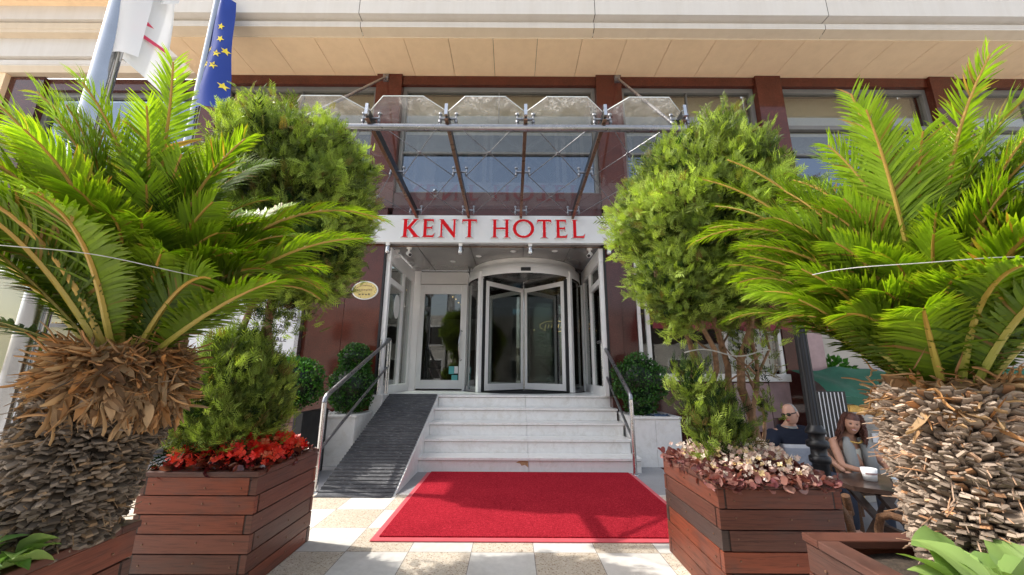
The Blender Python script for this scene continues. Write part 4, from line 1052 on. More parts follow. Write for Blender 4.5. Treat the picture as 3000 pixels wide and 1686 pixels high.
def make_spec(n, cam_az, seed, Lmul=1.0, hero=()):
    rr = random.Random(seed); inward = 0.0 if math.cos(cam_az) > 0 else PI
    def spec(k):
        kw = dict(LL=rr.uniform(.135, .175), roll=rr.gauss(0, .35), hue=min(1, max(0, rr.gauss(.45, .18))), bright=rr.uniform(.85, 1.1), brown=.04, sway=rr.gauss(0, .18), pw=2.7)
        if k < len(hero):
            h = hero[k]; kw.update(roll=0, sway=0, pw=1.9); return R(h[0]), R(h[1]), h[2], h[3], kw
        q = (k-len(hero))/(n-1-len(hero)); az = k*2.39996+seed; el = R(87-38*q**1.15)+rr.gauss(0, .05)
        side_in = max(0, math.cos(wrap(az-inward)))
        L = (1.08-.10*q)*rr.uniform(.92, 1.06)*Lmul; dr = .55+.80*q+rr.uniform(-.2, .35)
        d = abs(wrap(az-cam_az))
        if d < R(100):
            f = (1-d/R(100)); L *= 1-.40*f*min(1, q*3); el += R(10)*f*q
        L *= 1-(.20 if inward == 0 else .36)*side_in*min(1, q*1.6)
        return az, el, L, dr, kw
    return spec
LHEAD = (-1.41, 1.42, 1.24)
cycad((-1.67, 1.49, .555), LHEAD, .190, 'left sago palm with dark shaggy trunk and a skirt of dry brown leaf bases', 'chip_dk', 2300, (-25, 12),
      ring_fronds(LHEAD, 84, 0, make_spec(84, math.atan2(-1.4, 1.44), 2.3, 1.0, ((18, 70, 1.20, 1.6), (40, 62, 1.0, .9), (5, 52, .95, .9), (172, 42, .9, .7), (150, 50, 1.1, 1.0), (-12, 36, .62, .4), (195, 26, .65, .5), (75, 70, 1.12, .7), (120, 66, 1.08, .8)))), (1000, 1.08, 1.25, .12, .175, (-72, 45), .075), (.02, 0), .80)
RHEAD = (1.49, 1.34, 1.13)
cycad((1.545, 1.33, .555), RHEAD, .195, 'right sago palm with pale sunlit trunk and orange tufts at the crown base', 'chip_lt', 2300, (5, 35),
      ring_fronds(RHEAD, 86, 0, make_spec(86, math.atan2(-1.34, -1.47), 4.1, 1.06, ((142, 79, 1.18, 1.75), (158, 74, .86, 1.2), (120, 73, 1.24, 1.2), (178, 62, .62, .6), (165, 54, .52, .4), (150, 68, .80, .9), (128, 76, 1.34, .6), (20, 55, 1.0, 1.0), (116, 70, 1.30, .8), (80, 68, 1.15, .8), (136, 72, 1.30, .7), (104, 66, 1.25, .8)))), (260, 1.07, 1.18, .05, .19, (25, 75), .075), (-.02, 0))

# ------------------------------------------------------------------ thuja trees
def spray_template():
    V, F = [], []
    def leaf(p, a, L, w):
        d = np.array([math.sin(a), math.cos(a), 0]); s = np.array([math.cos(a), -math.sin(a), 0]); p = np.array(p); o = len(V)
        V.extend([p-s*w*.3, p+d*L*.45+s*w, p+d*L, p+d*L*.45-s*w]); F.append([o, o+1, o+2, o+3])
    leaf((0, 0, 0), 0, 1.0, .030)
    for i, y in enumerate((.10, .27, .44, .61, .78)):
        L = .56*(1-.58*y)
        for s in (-1, 1):
            leaf((0, y+.05*s, .0), s*R(40), L, .030)
            if i < 3:
                d = np.array([math.sin(s*R(40)), math.cos(R(40)), 0]); leaf(np.array((0, y+.05*s, 0))+d*L*.35, s*R(4), L*.5, .026); leaf(np.array((0, y+.05*s, 0))+d*L*.3, s*R(80), L*.36, .024)
    V = np.array(V); V[:, 2] += -.25*V[:, 1]**2+.12*np.abs(V[:, 0])+.03*np.sin(V[:, 1]*25+V[:, 0]*17); return V, np.array(F)
SPV, SPF = spray_template()
def clumps(center, radii, nc, per, size, seed, up=.55, spread=.16, gap=0., low=None):
    g = np.random.default_rng(seed); i = np.arange(nc)+.5
    ph = np.arccos(1-2*i/nc); th = np.pi*(1+5**.5)*i
    Dn = np.stack([np.cos(th)*np.sin(ph), np.sin(th)*np.sin(ph), np.cos(ph)], 1)+g.normal(0, .12, (nc, 3)); Dn = norm(Dn)
    lump = 1+.08*np.sin(Dn[:, 0]*6+seed)+.08*np.sin(Dn[:, 1]*7+2*seed)+.08*np.sin(Dn[:, 2]*8+seed*3)+g.normal(0, .08, nc); lump = np.clip(lump, .74, 1.17)
    C = np.array(center)+Dn*np.array(radii)*lump[:, None]
    keep = g.random(nc) > gap; C, Dn, lump = C[keep], Dn[keep], lump[keep]; nc = len(C)
    rad = np.repeat(Dn, per, 0); n = nc*per
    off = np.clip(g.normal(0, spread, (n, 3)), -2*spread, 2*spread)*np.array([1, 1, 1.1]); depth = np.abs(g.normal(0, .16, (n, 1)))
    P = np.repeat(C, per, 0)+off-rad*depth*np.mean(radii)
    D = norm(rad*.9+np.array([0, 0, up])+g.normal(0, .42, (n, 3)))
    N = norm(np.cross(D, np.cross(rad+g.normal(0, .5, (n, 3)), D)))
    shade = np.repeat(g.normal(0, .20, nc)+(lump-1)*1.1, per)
    hue = np.clip(.52+shade-depth[:, 0]*1.1+.10*g.normal(size=n), 0, 1); br = np.clip(1.0-depth[:, 0]*1.6+.10*g.normal(size=n)+np.repeat((lump-1)*1.2, per), .22, 1.2)  # deeper sprays darker, raised clumps lighter: crown light and shade painted in
    bw = np.where(g.random(n) < .06, g.uniform(.4, .9, n), 0)
    sc = g.uniform(size*.6, size*1.25, n)
    return P, frames(D, N), sc, np.stack([hue, br, bw], 1)
def crown(name, sets, parent, mat='thuja'):
    parts = []
    for P, Fr, sc, t in sets:
        V, F, T = scatter(SPV, SPF, P, Fr, sc, t); parts.append((V, F, T))
    V, F, T = merge(parts); return np_mesh(name, V, F, T, mat, parent)
def filt(s, fn):
    k = fn(s[0]); return tuple(a[k] for a in s)
def wob(p, q, n, amp, seed):
    g = np.random.default_rng(seed); p, q = np.array(p, float), np.array(q, float); ph = g.uniform(0, 6, 3)
    return [tuple(p+(q-p)*i/n+amp*np.array([math.sin(i*1.3+ph[0]), math.sin(i*1.1+ph[1]), 0])*math.sin(PI*i/n+.001)) for i in range(n+1)]
# left tree: clipped ball on bare stems over a conical skirt
lt = thing('thuja_tree', (-1.80, 2.77, PH-.03), 'left thuja tree with dense rounded crown above a bushy green skirt', 'tree', 'thuja trees in wooden planters')
b = MB()
for i, (p, q, r) in enumerate((((-1.80, 2.77, .55), (-1.78, 2.78, 2.5), .040), ((-1.86, 2.80, .55), (-1.98, 2.84, 2.4), .030), ((-1.74, 2.74, .55), (-1.72, 2.70, 2.3), .026))):
    pts = wob(p, q, 10, .05, i+4); b.tube(pts, [r*(1-.05*k) for k in range(11)], 10)
for i, (p, q) in enumerate((((-1.78, 2.78, 1.85), (-1.25, 2.62, 2.1)), ((-1.79, 2.78, 1.9), (-2.3, 2.8, 2.3)), ((-1.78, 2.78, 2.0), (-1.4, 3.0, 2.5)), ((-1.78, 2.75, 2.1), (-2.0, 2.4, 2.6)))):
    b.tube(wob(p, q, 6, .03, i+20), [.018-.002*k for k in range(7)], 7)
obj('trunk', b, 'bark', lt)
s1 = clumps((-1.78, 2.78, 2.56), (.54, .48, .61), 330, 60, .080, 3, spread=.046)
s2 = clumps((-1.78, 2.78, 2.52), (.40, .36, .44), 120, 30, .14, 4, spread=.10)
s2[3][:, 1] *= .5  # inner sprays dimmed to paint the crown's shaded inside
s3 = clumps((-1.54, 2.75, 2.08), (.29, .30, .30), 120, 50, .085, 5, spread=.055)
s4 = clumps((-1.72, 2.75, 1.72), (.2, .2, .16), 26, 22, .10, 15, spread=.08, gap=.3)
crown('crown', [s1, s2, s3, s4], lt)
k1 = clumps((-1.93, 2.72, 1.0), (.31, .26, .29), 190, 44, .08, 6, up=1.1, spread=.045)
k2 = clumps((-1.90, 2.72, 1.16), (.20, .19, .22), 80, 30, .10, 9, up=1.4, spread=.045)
k3 = clumps((-1.92, 2.72, .95), (.20, .18, .26), 60, 26, .13, 8, spread=.07); k3[3][:, 1] *= .5  # k3 fills the skirt, its tint dimmed as painted inner shade
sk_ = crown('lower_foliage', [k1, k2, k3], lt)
# right tree: open crown on several bare reddish stems
rt = thing('thuja_tree', (1.46, 2.62, PH-.03), 'right thuja tree with open crown on several bare reddish stems', 'tree', 'thuja trees in wooden planters')
b = MB()
stems = (((1.34, 2.60, .55), (1.12, 2.62, 1.80), .021), ((1.40, 2.63, .55), (1.28, 2.60, 1.9), .024), ((1.47, 2.64, .55), (1.42, 2.66, 2.3), .026), ((1.57, 2.62, .55), (1.61, 2.62, 2.4), .032), ((1.51, 2.57, .55), (1.72, 2.58, 2.0), .018), ((1.37, 2.68, .55), (1.20, 2.72, 1.9), .016), ((1.62, 2.66, .6), (1.80, 2.70, 1.7), .013))
for i, (p, q, r) in enumerate(stems):
    pts = wob(p, q, 10, .055, i+31); b.tube(pts, [r*(1-.055*k) for k in range(11)], 10)
for i in range(30):
    g = np.random.default_rng(100+i); s = stems[i % 7]; f = g.uniform(.35, 1); p = np.array(s[0])+(np.array(s[1])-np.array(s[0]))*f
    q = p+np.array([g.uniform(-.32, .32), g.uniform(-.25, .25), g.uniform(.02, .30)]); b.tube(wob(p, q, 5, .02, i+60), [.009-.0012*k for k in range(6)], 5)
obj('trunk', b, 'bark', rt)
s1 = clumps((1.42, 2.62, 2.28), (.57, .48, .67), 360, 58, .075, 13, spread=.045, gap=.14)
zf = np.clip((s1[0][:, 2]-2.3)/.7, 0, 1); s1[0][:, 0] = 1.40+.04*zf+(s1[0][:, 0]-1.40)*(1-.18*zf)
s2 = clumps((1.42, 2.62, 2.34), (.40, .34, .44), 100, 26, .14, 14, spread=.10, gap=.1); s2[3][:, 1] *= .5  # s2 sits inside the crown, shade put into its tint
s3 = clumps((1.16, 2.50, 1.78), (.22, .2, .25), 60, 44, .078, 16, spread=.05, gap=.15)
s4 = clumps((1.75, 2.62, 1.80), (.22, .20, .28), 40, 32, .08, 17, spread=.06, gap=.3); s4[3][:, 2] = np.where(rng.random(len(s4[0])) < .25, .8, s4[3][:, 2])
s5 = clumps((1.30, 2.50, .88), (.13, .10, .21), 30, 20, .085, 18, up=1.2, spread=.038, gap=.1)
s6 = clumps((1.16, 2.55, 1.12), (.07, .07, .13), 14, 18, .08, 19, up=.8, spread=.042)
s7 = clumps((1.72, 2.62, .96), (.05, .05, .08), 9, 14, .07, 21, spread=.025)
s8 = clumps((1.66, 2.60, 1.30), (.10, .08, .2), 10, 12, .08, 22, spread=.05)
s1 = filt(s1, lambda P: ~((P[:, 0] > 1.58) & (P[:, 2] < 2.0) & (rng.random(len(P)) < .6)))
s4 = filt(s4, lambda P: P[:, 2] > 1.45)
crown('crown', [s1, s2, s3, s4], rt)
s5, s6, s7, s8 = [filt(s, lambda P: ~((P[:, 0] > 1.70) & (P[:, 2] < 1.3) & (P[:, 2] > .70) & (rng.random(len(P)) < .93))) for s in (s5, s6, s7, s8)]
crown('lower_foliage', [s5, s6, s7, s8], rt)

# ------------------------------------------------------------------ clipped box balls
BLV = np.array([[0, 0, 0], [.42, .45, .08], [0, 1, -.05], [-.42, .45, .08]]); BLF = np.array([[0, 1, 2, 3]])
def boxball(balls, label, foot, hue=.4, stem=None):
    t = thing('box_topiary', foot, label, 'topiary', 'clipped box balls by the entrance')
    parts = []
    for (c, r, n) in balls:
        D = norm(rng.normal(size=(n, 3))); lump = 1+.055*np.sin(D[:, 0]*7+c[0])+.055*np.sin(D[:, 2]*8+c[1])+.03*np.sin(D[:, 1]*13+D[:, 2]*11)+rng.normal(0, .045, n)
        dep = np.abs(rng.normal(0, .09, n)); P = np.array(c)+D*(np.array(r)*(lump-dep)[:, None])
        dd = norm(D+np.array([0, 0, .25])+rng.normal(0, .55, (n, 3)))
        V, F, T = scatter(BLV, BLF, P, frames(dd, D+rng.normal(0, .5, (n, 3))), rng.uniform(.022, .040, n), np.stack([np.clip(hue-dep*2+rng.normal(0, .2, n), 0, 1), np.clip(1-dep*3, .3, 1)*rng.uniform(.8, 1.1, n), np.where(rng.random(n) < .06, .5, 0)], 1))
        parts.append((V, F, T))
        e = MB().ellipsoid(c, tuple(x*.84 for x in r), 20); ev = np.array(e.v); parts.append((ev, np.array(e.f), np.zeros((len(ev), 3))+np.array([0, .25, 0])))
    V, F, T = merge(parts); np_mesh('foliage', V, F, T, 'box', t)
    obj('stem', MB().tube([foot, (balls[0][0][0], balls[0][0][1], balls[0][0][2])], .022, 8), 'bark', t)
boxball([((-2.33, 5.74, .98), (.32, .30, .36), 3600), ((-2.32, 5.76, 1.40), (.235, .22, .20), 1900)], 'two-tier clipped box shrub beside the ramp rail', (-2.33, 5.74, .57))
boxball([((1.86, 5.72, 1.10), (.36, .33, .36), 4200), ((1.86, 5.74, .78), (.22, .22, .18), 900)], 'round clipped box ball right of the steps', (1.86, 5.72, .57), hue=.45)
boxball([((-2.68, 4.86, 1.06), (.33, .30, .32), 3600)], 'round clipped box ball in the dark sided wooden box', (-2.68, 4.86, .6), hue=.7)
t = thing('wooden_box', (-2.72, 4.86, 0), 'dull brown wooden box with black corner side, left of the ramp rail', 'planter')
b = MB()
for k in range(7): b.box(-3.05, -2.47, 4.56, 4.60, .105*k+.004, .105*k+.103, 0, (.3+.1*(k % 3), .9, 0))
obj('front_panel', b, 'wood_old', t, bevel=.002)
for x0_, x1_ in ((-2.465, -2.36), (-3.16, -3.055)): obj('side_panel', MB().box(x0_, x1_, 4.53, 5.15, 0, .74), 'black', t, bevel=.004)
obj('soil', MB().box(-3.05, -2.47, 4.605, 5.14, .5, .68), 'soil', t)

# ------------------------------------------------------------------ begonias
def begonias(x0, x1, y0, y1, z, leafm, petm, nleaf, nfl, label, seed, over=0., hue=(.3, .25), skip=None, fs=(.017, .034), ls=(.035, .068)):
    g = np.random.default_rng(seed)
    t = thing('begonia_bed', ((x0+x1)/2, (y0+y1)/2, z), label, 'flowers', 'begonia beds in the planters')
    tv = []; tf = []
    m = 9; rim = [(math.cos(2*PI*i/m)*.5, .5+math.sin(2*PI*i/m)*.5, .10+.06*math.sin(i*2.1)) for i in range(m)]
    # round leaf, three quads-fan strips
    tv = np.array([(0, .5, -.03)]+rim); tf = np.array([[0, i+1, (i+1) % m+1, (i+1) % m+1] for i in range(m)])
    def mound(P):
        u = (P[:, 0]-x0)/(x1-x0)*2-1; v = (P[:, 1]-y0)/(y1-y0)*2-1
        return .055+.10*np.clip(1-(np.abs(u)**3), 0, 1)*np.clip(1-(np.abs(v)**3), 0, 1)
    P = np.stack([g.uniform(x0-over, x1+over, nleaf), g.uniform(y0-over, y1+over, nleaf), np.zeros(nleaf)], 1)
    c0 = np.array([(x0+x1)/2, (y0+y1)/2, 0])
    if skip: P = P[np.hypot(P[:, 0]-skip[0], P[:, 1]-skip[1]) > skip[2]]
    n = len(P); P[:, 2] = z+mound(P)*g.uniform(.25, 1.0, n)
    D = norm((P-c0)*np.array([1, 1, 0])*1.3+g.normal(0, .5, (n, 3))+np.array([0, -.25, .05])); N = norm(np.array([0, -.25, 1.])+g.normal(0, .45, (n, 3)))
    tri_v, tri_f, tri_t = scatter(tv, tf, P, frames(D, N), g.uniform(ls[0], ls[1], n), np.stack([np.clip(g.normal(hue[0], hue[1], n), 0, 1), g.uniform(.7, 1.15, n), np.clip(g.normal(.1, .25, n), 0, 1)], 1))
    tri = np.concatenate([tri_f[:, :3]], 0)
    f = np_mesh('foliage', tri_v, tri, tri_t, leafm, t, smooth=True); f['kind'] = 'stuff'
    # blossoms: clusters of four-petalled flowers with yellow eyes
    pv = []; pf = []
    for k in range(4):
        a = k*PI/2; w = .36 if k % 2 else .5
        d = np.array([math.cos(a), math.sin(a), 0]); s = np.array([-math.sin(a), math.cos(a), 0]); o = len(pv)
        pv += [np.zeros(3), d*.55+s*w+np.array([0, 0, .16]), d*1.0+np.array([0, 0, .22]), d*.55-s*w+np.array([0, 0, .16])]; pf.append([o, o+1, o+2, o+3])
    P = np.stack([g.uniform(x0, x1, nfl), g.uniform(y0-over*.5, y1, nfl), np.zeros(nfl)], 1)
    cl = P[g.integers(0, max(1, nfl//6), nfl)]; P = np.where(g.random((nfl, 1)) < .8, cl+g.normal(0, .035, (nfl, 3)), P)
    P[:, 0] = np.clip(P[:, 0], x0-over, x1+over); P[:, 1] = np.clip(P[:, 1], y0-over, y1)
    if skip: P = P[np.hypot(P[:, 0]-skip[0], P[:, 1]-skip[1]) > skip[2]]
    nfl = len(P); P[:, 2] = z+mound(P)+g.uniform(.0, .07, nfl)
    D = norm(np.array([0, -.8, .6])+g.normal(0, .5, (nfl, 3)))
    V, F, T = scatter(np.array(pv), np.array(pf), P, frames(g.normal(size=(nfl, 3)), D), g.uniform(fs[0], fs[1], nfl), np.stack([g.uniform(0, 1, nfl), g.uniform(.85, 1.1, nfl), np.where(g.random(nfl) < .12, .8, .0)], 1))
    bl = np_mesh('blossoms', V, F, T, petm, t); bl['kind'] = 'stuff'
    return t
begonias(-2.08, -1.53, 2.46, 3.04, PH-.01, 'beg_leaf', 'beg_red', 900, 900, 'red-flowering begonias with bronze leaves filling the left planter', 41, over=.03, hue=(.32, .28))
begonias(1.16, 1.70, 2.27, 2.90, PH-.01, 'beg_leaf2', 'beg_white', 2300, 900, 'cream-flowering begonias with pinkish glossy leaves filling the right planter', 43, over=.06, hue=(.45, .42), fs=(.010, .020), ls=(.024, .056))

# ------------------------------------------------------------------ broad-leaved plants at the palm feet
def broad(foot, leaves, label, hue=.5):
    t = thing('leafy_plant', foot, label, 'plant', 'broad-leaved plants under the palms')
    K, W = 9, 7
    for (p, az, el, L, w, tw) in leaves:
        p = Vector(p); b = MB(); A = arc(p, az, el, L, 1.0, K-1, 1.3); side = Vector((-math.sin(az), math.cos(az), 0)); vs = []
        for i in range(K):
            q = i/(K-1); T_ = (A[min(i+1, K-1)]-A[max(i-1, 0)]); T_ = Vector(T_).normalized(); N = side.cross(T_).normalized()*-1
            sd = (side*math.cos(tw)+N*math.sin(tw)); nn = N*math.cos(tw)-side*math.sin(tw)
            prof = w*max(.03, math.sin(PI*min(1, (.04+q*.96))**.72))*.5
            for j in range(W):
                u = (j/(W-1)-.5)*2; wav = .10*math.sin(q*14+j*1.1)*abs(u)
                vs.append(Vector(A[i])+sd*prof*u*(1-.06*math.sin(i*2.6)*abs(u))+nn*prof*(.28*abs(u)+wav-(.05 if j == 3 else 0)))
        b.add(vs, [(i*W+j, i*W+j+1, (i+1)*W+j+1, (i+1)*W+j) for i in range(K-1) for j in range(W-1)], 0, (max(0, min(1, random.gauss(hue, .22))), random.uniform(.85, 1.1), 0.12 if random.random() < .2 else 0), True)
        b.tube([foot, (Vector(foot)+p)/2+Vector((0, 0, .01)), p], .006, 6, 0, (.8, 1, 0))
        obj('leaf', b, 'broad', t)
rr = random.Random(5); lv = []
for k in range(26):
    az = rr.uniform(-1.9, 1.2); lv.append(((-1.53+.06*rr.uniform(-1, 1), 1.24+.12*rr.uniform(-1, 1), PH+.01+.05*rr.random()), az, R(rr.uniform(10, 55)), rr.uniform(.08, .13), rr.uniform(.05, .085), rr.gauss(0, .35)))
broad((-1.55, 1.22, PH-.03), lv, 'low leafy plant with light green leaves at the foot of the left palm', .5)
lv = []
for k in range(24):
    az = rr.uniform(-PI, PI); lv.append(((1.30+.13*rr.uniform(-1, 1), 1.13+.08*rr.uniform(-1, 1), PH+.0+.10*rr.random()), az, R(rr.uniform(10, 60)), rr.uniform(.12, .17), rr.uniform(.085, .125), rr.gauss(0, .4)))
lv += [((1.20, 1.12, PH+.03), R(130), R(50), .17, .10, .3), ((1.34, 1.10, PH+.05), R(80), R(62), .17, .12, -.2), ((1.45, 1.10, PH+.06), R(60), R(60), .18, .13, .2), ((1.25, 1.06, PH+.02), R(175), R(40), .15, .09, .5)]
broad((1.31, 1.12, PH-.03), lv, 'large leafy plant with broad pale green leaves at the foot of the right palm', .5)

# ------------------------------------------------------------------ cords tying the fronds
def cord(pts, label, r=.0032):
    b = MB().tube(pts, r, 6); tag(obj('cord', b, 'wire'), label, 'cord', 'cords tying the plants')
def loop_cord(c, rx, ry, a0, a1, z, dz, label, n=40, r=.0014):
    cord([(c[0]+rx*math.cos(a0+(a1-a0)*i/n), c[1]+ry*math.sin(a0+(a1-a0)*i/n), z+dz*(i/n)+.003*math.sin(i*.5)) for i in range(n+1)], label, r)
loop_cord((-1.46, 1.40), .42, .38, R(-175), R(-10), 1.585, -.075, 'thin grey cord tied around the fronds of the left palm')
loop_cord((1.47, 1.34), .44, .38, R(-170), R(-5), 1.535, -.075, 'thin grey cord tied around the fronds of the right palm')
cord([(1.62+.11*i/12, .955+.01*i/12, 1.515-.035*math.sin(PI*i/12)) for i in range(13)], 'slack loose loop of cord hanging by the right palm fronds', .003)
cord([(1.14+.56*i/14, 2.545-.02*math.sin(PI*i/14), 1.335+.022*math.sin(i*.55)) for i in range(15)], 'white cord strung across the bare stems of the right tree', .0045)
cord([(-1.98+.26*i/10, 2.66, 1.47+.045*i/10) for i in range(11)], 'grey cord tied around the bare stem of the left tree', .004)

# ------------------------------------------------------------------ flagpoles and flags
def flagpole(x, y, r, h, label):
    t = thing('flagpole', (x, y, 0), label, 'flagpole', 'polished flagpoles at the left')
    obj('pole', MB().tube([(x, y, 0), (x, y, h*.5), (x, y, h)], [r, r*.97, r*.85], 24), 'chrome', t)
    obj('base', MB().lathe([(r*2.2, 0), (r*2.2, .02), (r*1.2, .035), (r*1.1, .10)], (x, y, .001), 24), 'steel', t)
    obj('finial', MB().ellipsoid((x, y, h+.05), (r*1.5,)*3, 14), 'steel', t)
    obj('halyard', MB().tube([(x+r+.012, y-.01, 1.1), (x+r+.02, y-.01, h*.97)], .004, 6), 'wire', t)
    return t
flagpole(-2.34, 1.86, .055, 6.5, 'thick polished flagpole nearest the viewer at the left edge')
flagpole(-4.76, 5.0, .064, 8.0, 'polished flagpole behind the left tree carrying the blue flag')
def sheet_fn(fn, nu, nv):
    vs = [fn(i/(nu-1), j/(nv-1)) for j in range(nv) for i in range(nu)]
    return vs, [(j*nu+i, j*nu+i+1, (j+1)*nu+i+1, (j+1)*nu+i) for j in range(nv-1) for i in range(nu-1)]
# white flag hanging behind the near pole: a back fall ending in a point and a folded front fall
wfg = thing('white_flag', (-2.38, 1.86, 4.0), 'white flag with red print hanging in folds from the near pole', 'flag')
def white_back(u, v):
    zt = 4.0; zb = 2.98-.25*u**1.5; z = zt+(zb-zt)*v
    xr = -2.0-.22*(z-2.73); x = -2.31+(xr+2.31)*u; y = 1.91+.05*math.sin(u*7+v*2)+.03*math.sin(v*5)
    return (x, y, z)
vs, fs = sheet_fn(white_back, 26, 30); b = MB().add(vs, fs, 0, (.5, 1, 0), True)
def white_front(u, v):
    z = 4.0+(2.99-.06*u-4.0)*v; x = -2.33+.13*u+.08*u*v; y = 1.835-.035*math.sin(u*PI)-.02*math.sin(v*4+u*3)
    return (x, y, z)
vs, fs = sheet_fn(white_front, 16, 26); b.add(vs, fs, 0, (.5, .93, 0), True)
def white_side(u, v):
    z = 4.0+(3.38+.05*(u-.5)**2*4-4.0)*v; x = -2.19+.11*u; y = 1.93-.04*math.sin(u*PI); return (x, y, z)
vs, fs = sheet_fn(white_side, 10, 16); b.add(vs, fs, 0, (.5, 1, 0), True)
obj('cloth', b, 'flag_white', wfg)
def on(fn, off): 
    return lambda u, v, d: (lambda p: (p[0], p[1]-off-d, p[2]))(fn(u, v))
f_ = on(white_back, .006)
for poly in ([(.46, .775), (1.0, .73), (1.0, .75), (.46, .80)], [(.52, .66), (.72, .675), (.52, .72), (.52, .70), (.63, .678), (.52, .678)], [(.52, .60), (.64, .595), (.52, .625)]):
    obj('red_print', MB().prism(poly, f_, 0, .001), 'flag_red', wfg)
# blue flag, folded lengthwise into a hanging cone
bfg = thing('blue_flag', (-4.7, 4.95, 6.6), 'dark blue flag with yellow stars hanging folded from the far pole', 'flag')
FS = 5.0/4.22      # flag drawn at a smaller size first, then set at the pole
def far_flag(x, y, z): return (-4.70+(x+3.97)*FS, 4.92+(y-4.15)*FS, 1.2+(z-1.2)*FS)
def blue_main(u, v):
    z = 6.0+(4.38-.06*u-6.0)*v; w = .20+.22*v; xl = -3.905-.055*v
    x, y = xl+w*u+.02*v, 4.13-.10*math.sin(u*PI)*(.7+.3*v)-.015*math.sin(v*9+u*4)
    return far_flag(x, y, z)
vs, fs = sheet_fn(blue_main, 24, 40); b = MB().add(vs, fs, 0, (.7, 1, 0), True)
def blue_fold(u, v):
    z = 6.0+(4.90-.06*(1-u)-6.0)*v; return far_flag(-3.92-.06*v+.16*u, 4.17-.05*math.sin(u*PI), z)
vs, fs = sheet_fn(blue_fold, 12, 24); b.add(vs, fs, 0, (.3, .85, 0), True)
obj('cloth', b, 'flag_blue', bfg)
f_ = on(blue_main, .008)
for (u, v, a) in ((.60, .545, 0), (.55, .655, .3), (.86, .50, .2), (.84, .80, .1), (.62, .40, .4), (.55, .28, .1)):
    obj('star', MB().prism([(u+x/.36, v+y/1.65) for x, y in star((0, 0), .056, 0, -PI/2+a)], f_, 0, .001), 'yellow', bfg)
f_ = on(blue_fold, .008)
for (u, v) in ((.45, .66), (.35, .86)):
    obj('star', MB().prism([(u+x/.17, v+y/1.15) for x, y in star((0, 0), .045, 0, -PI/2+.2)], f_, 0, .001), 'yellow', bfg)

# ------------------------------------------------------------------ terrace at the right: lamp post, table, chairs, people, stall
lp = thing('lamp_post', (3.02, 4.0, TZ), 'black cast iron lamp post standing in front of the seated man', 'lamp post')
prof = [(.11, 0), (.11, .12), (.109, .122), (.085, .16), (.07, .2), (.066, .55), (.068, .80), (.069, .801), (.088, .815), (.09, .84), (.088, .865), (.07, .88), (.068, .881), (.067, .94), (.068, .942), (.094, .955), (.096, .98), (.094, 1.005), (.068, 1.02), (.067, 1.022), (.066, 1.07), (.067, 1.072), (.088, 1.08), (.09, 1.095), (.086, 1.11), (.054, 1.16), (.052, 1.162), (.048, 2.6), (.042, 3.4)]
obj('post', MB().lathe(prof, (3.02, 4.0, TZ), 20), 'darkmetal', lp)
b = MB()
for k in range(10):
    a = 2*PI*k/10; b.tube([(3.02+.050*math.cos(a), 4.0+.050*math.sin(a), TZ+1.16), (3.02+.046*math.cos(a), 4.0+.046*math.sin(a), TZ+2.6)], .008, 5)
obj('fluting', b, 'darkmetal', lp)
obj('lantern', MB().lathe([(.05, 3.4), (.07, 3.42), (.16, 3.8), (.17, 3.82), (.03, 3.98), (.001, 4.05)], (3.02, 4.0, TZ), 8, sm=False), 'darkmetal', lp)
tb = thing('cafe_table', (3.24, 3.55, TZ), 'dark polished octagonal table with crossed legs beside the palm', 'table')
oc = [(3.24+.45*math.cos(2*PI*(k+.5)/8), 3.55+.33*math.sin(2*PI*(k+.5)/8)) for k in range(8)]
obj('tabletop', MB().prism(oc, lambda u, v, d: (u, v, d), TZ+.75, TZ+.715, t=(.4, 1, 0)), 'wood_dk', tb, bevel=.006)
for s in (-1, 1):
    for yy in (-.16, .16): obj('leg', MB().bar((3.24-s*.30, 3.55+yy+.02*s, TZ), (3.24+s*.26, 3.55+yy+.02*s, TZ+.714), .05, .05), 'wood_dk', tb)
obj('stretcher', MB().bar((3.24, 3.38, TZ+.36), (3.24, 3.72, TZ+.36), .045, .045), 'wood_dk', tb)
cup = thing('paper_cup', (3.13, 3.60, TZ+.75), 'white cup standing on the dark octagonal table', 'cup')
obj('body', MB().lathe([(.001, .002), (.045, .002), (.058, .10), (.054, .10), (.043, .012), (.001, .012)], (3.13, 3.60, TZ+.75), 20), 'paper', cup)
obj('print', MB().lathe([(.0535, .055), (.0555, .07)], (3.13, 3.60, TZ+.75), 20, a0=R(200), a1=R(320)), 'pinkstone', cup)
ash = thing('ashtray', (3.30, 3.52, TZ+.75), 'small glass ashtray on the table right of the cup', 'ashtray')
obj('bowl', MB().lathe([(.001, .004), (.05, .004), (.06, .035), (.048, .035), (.04, .012), (.001, .012)], (3.30, 3.52, TZ+.75), 8, sm=False), 'steel', ash)
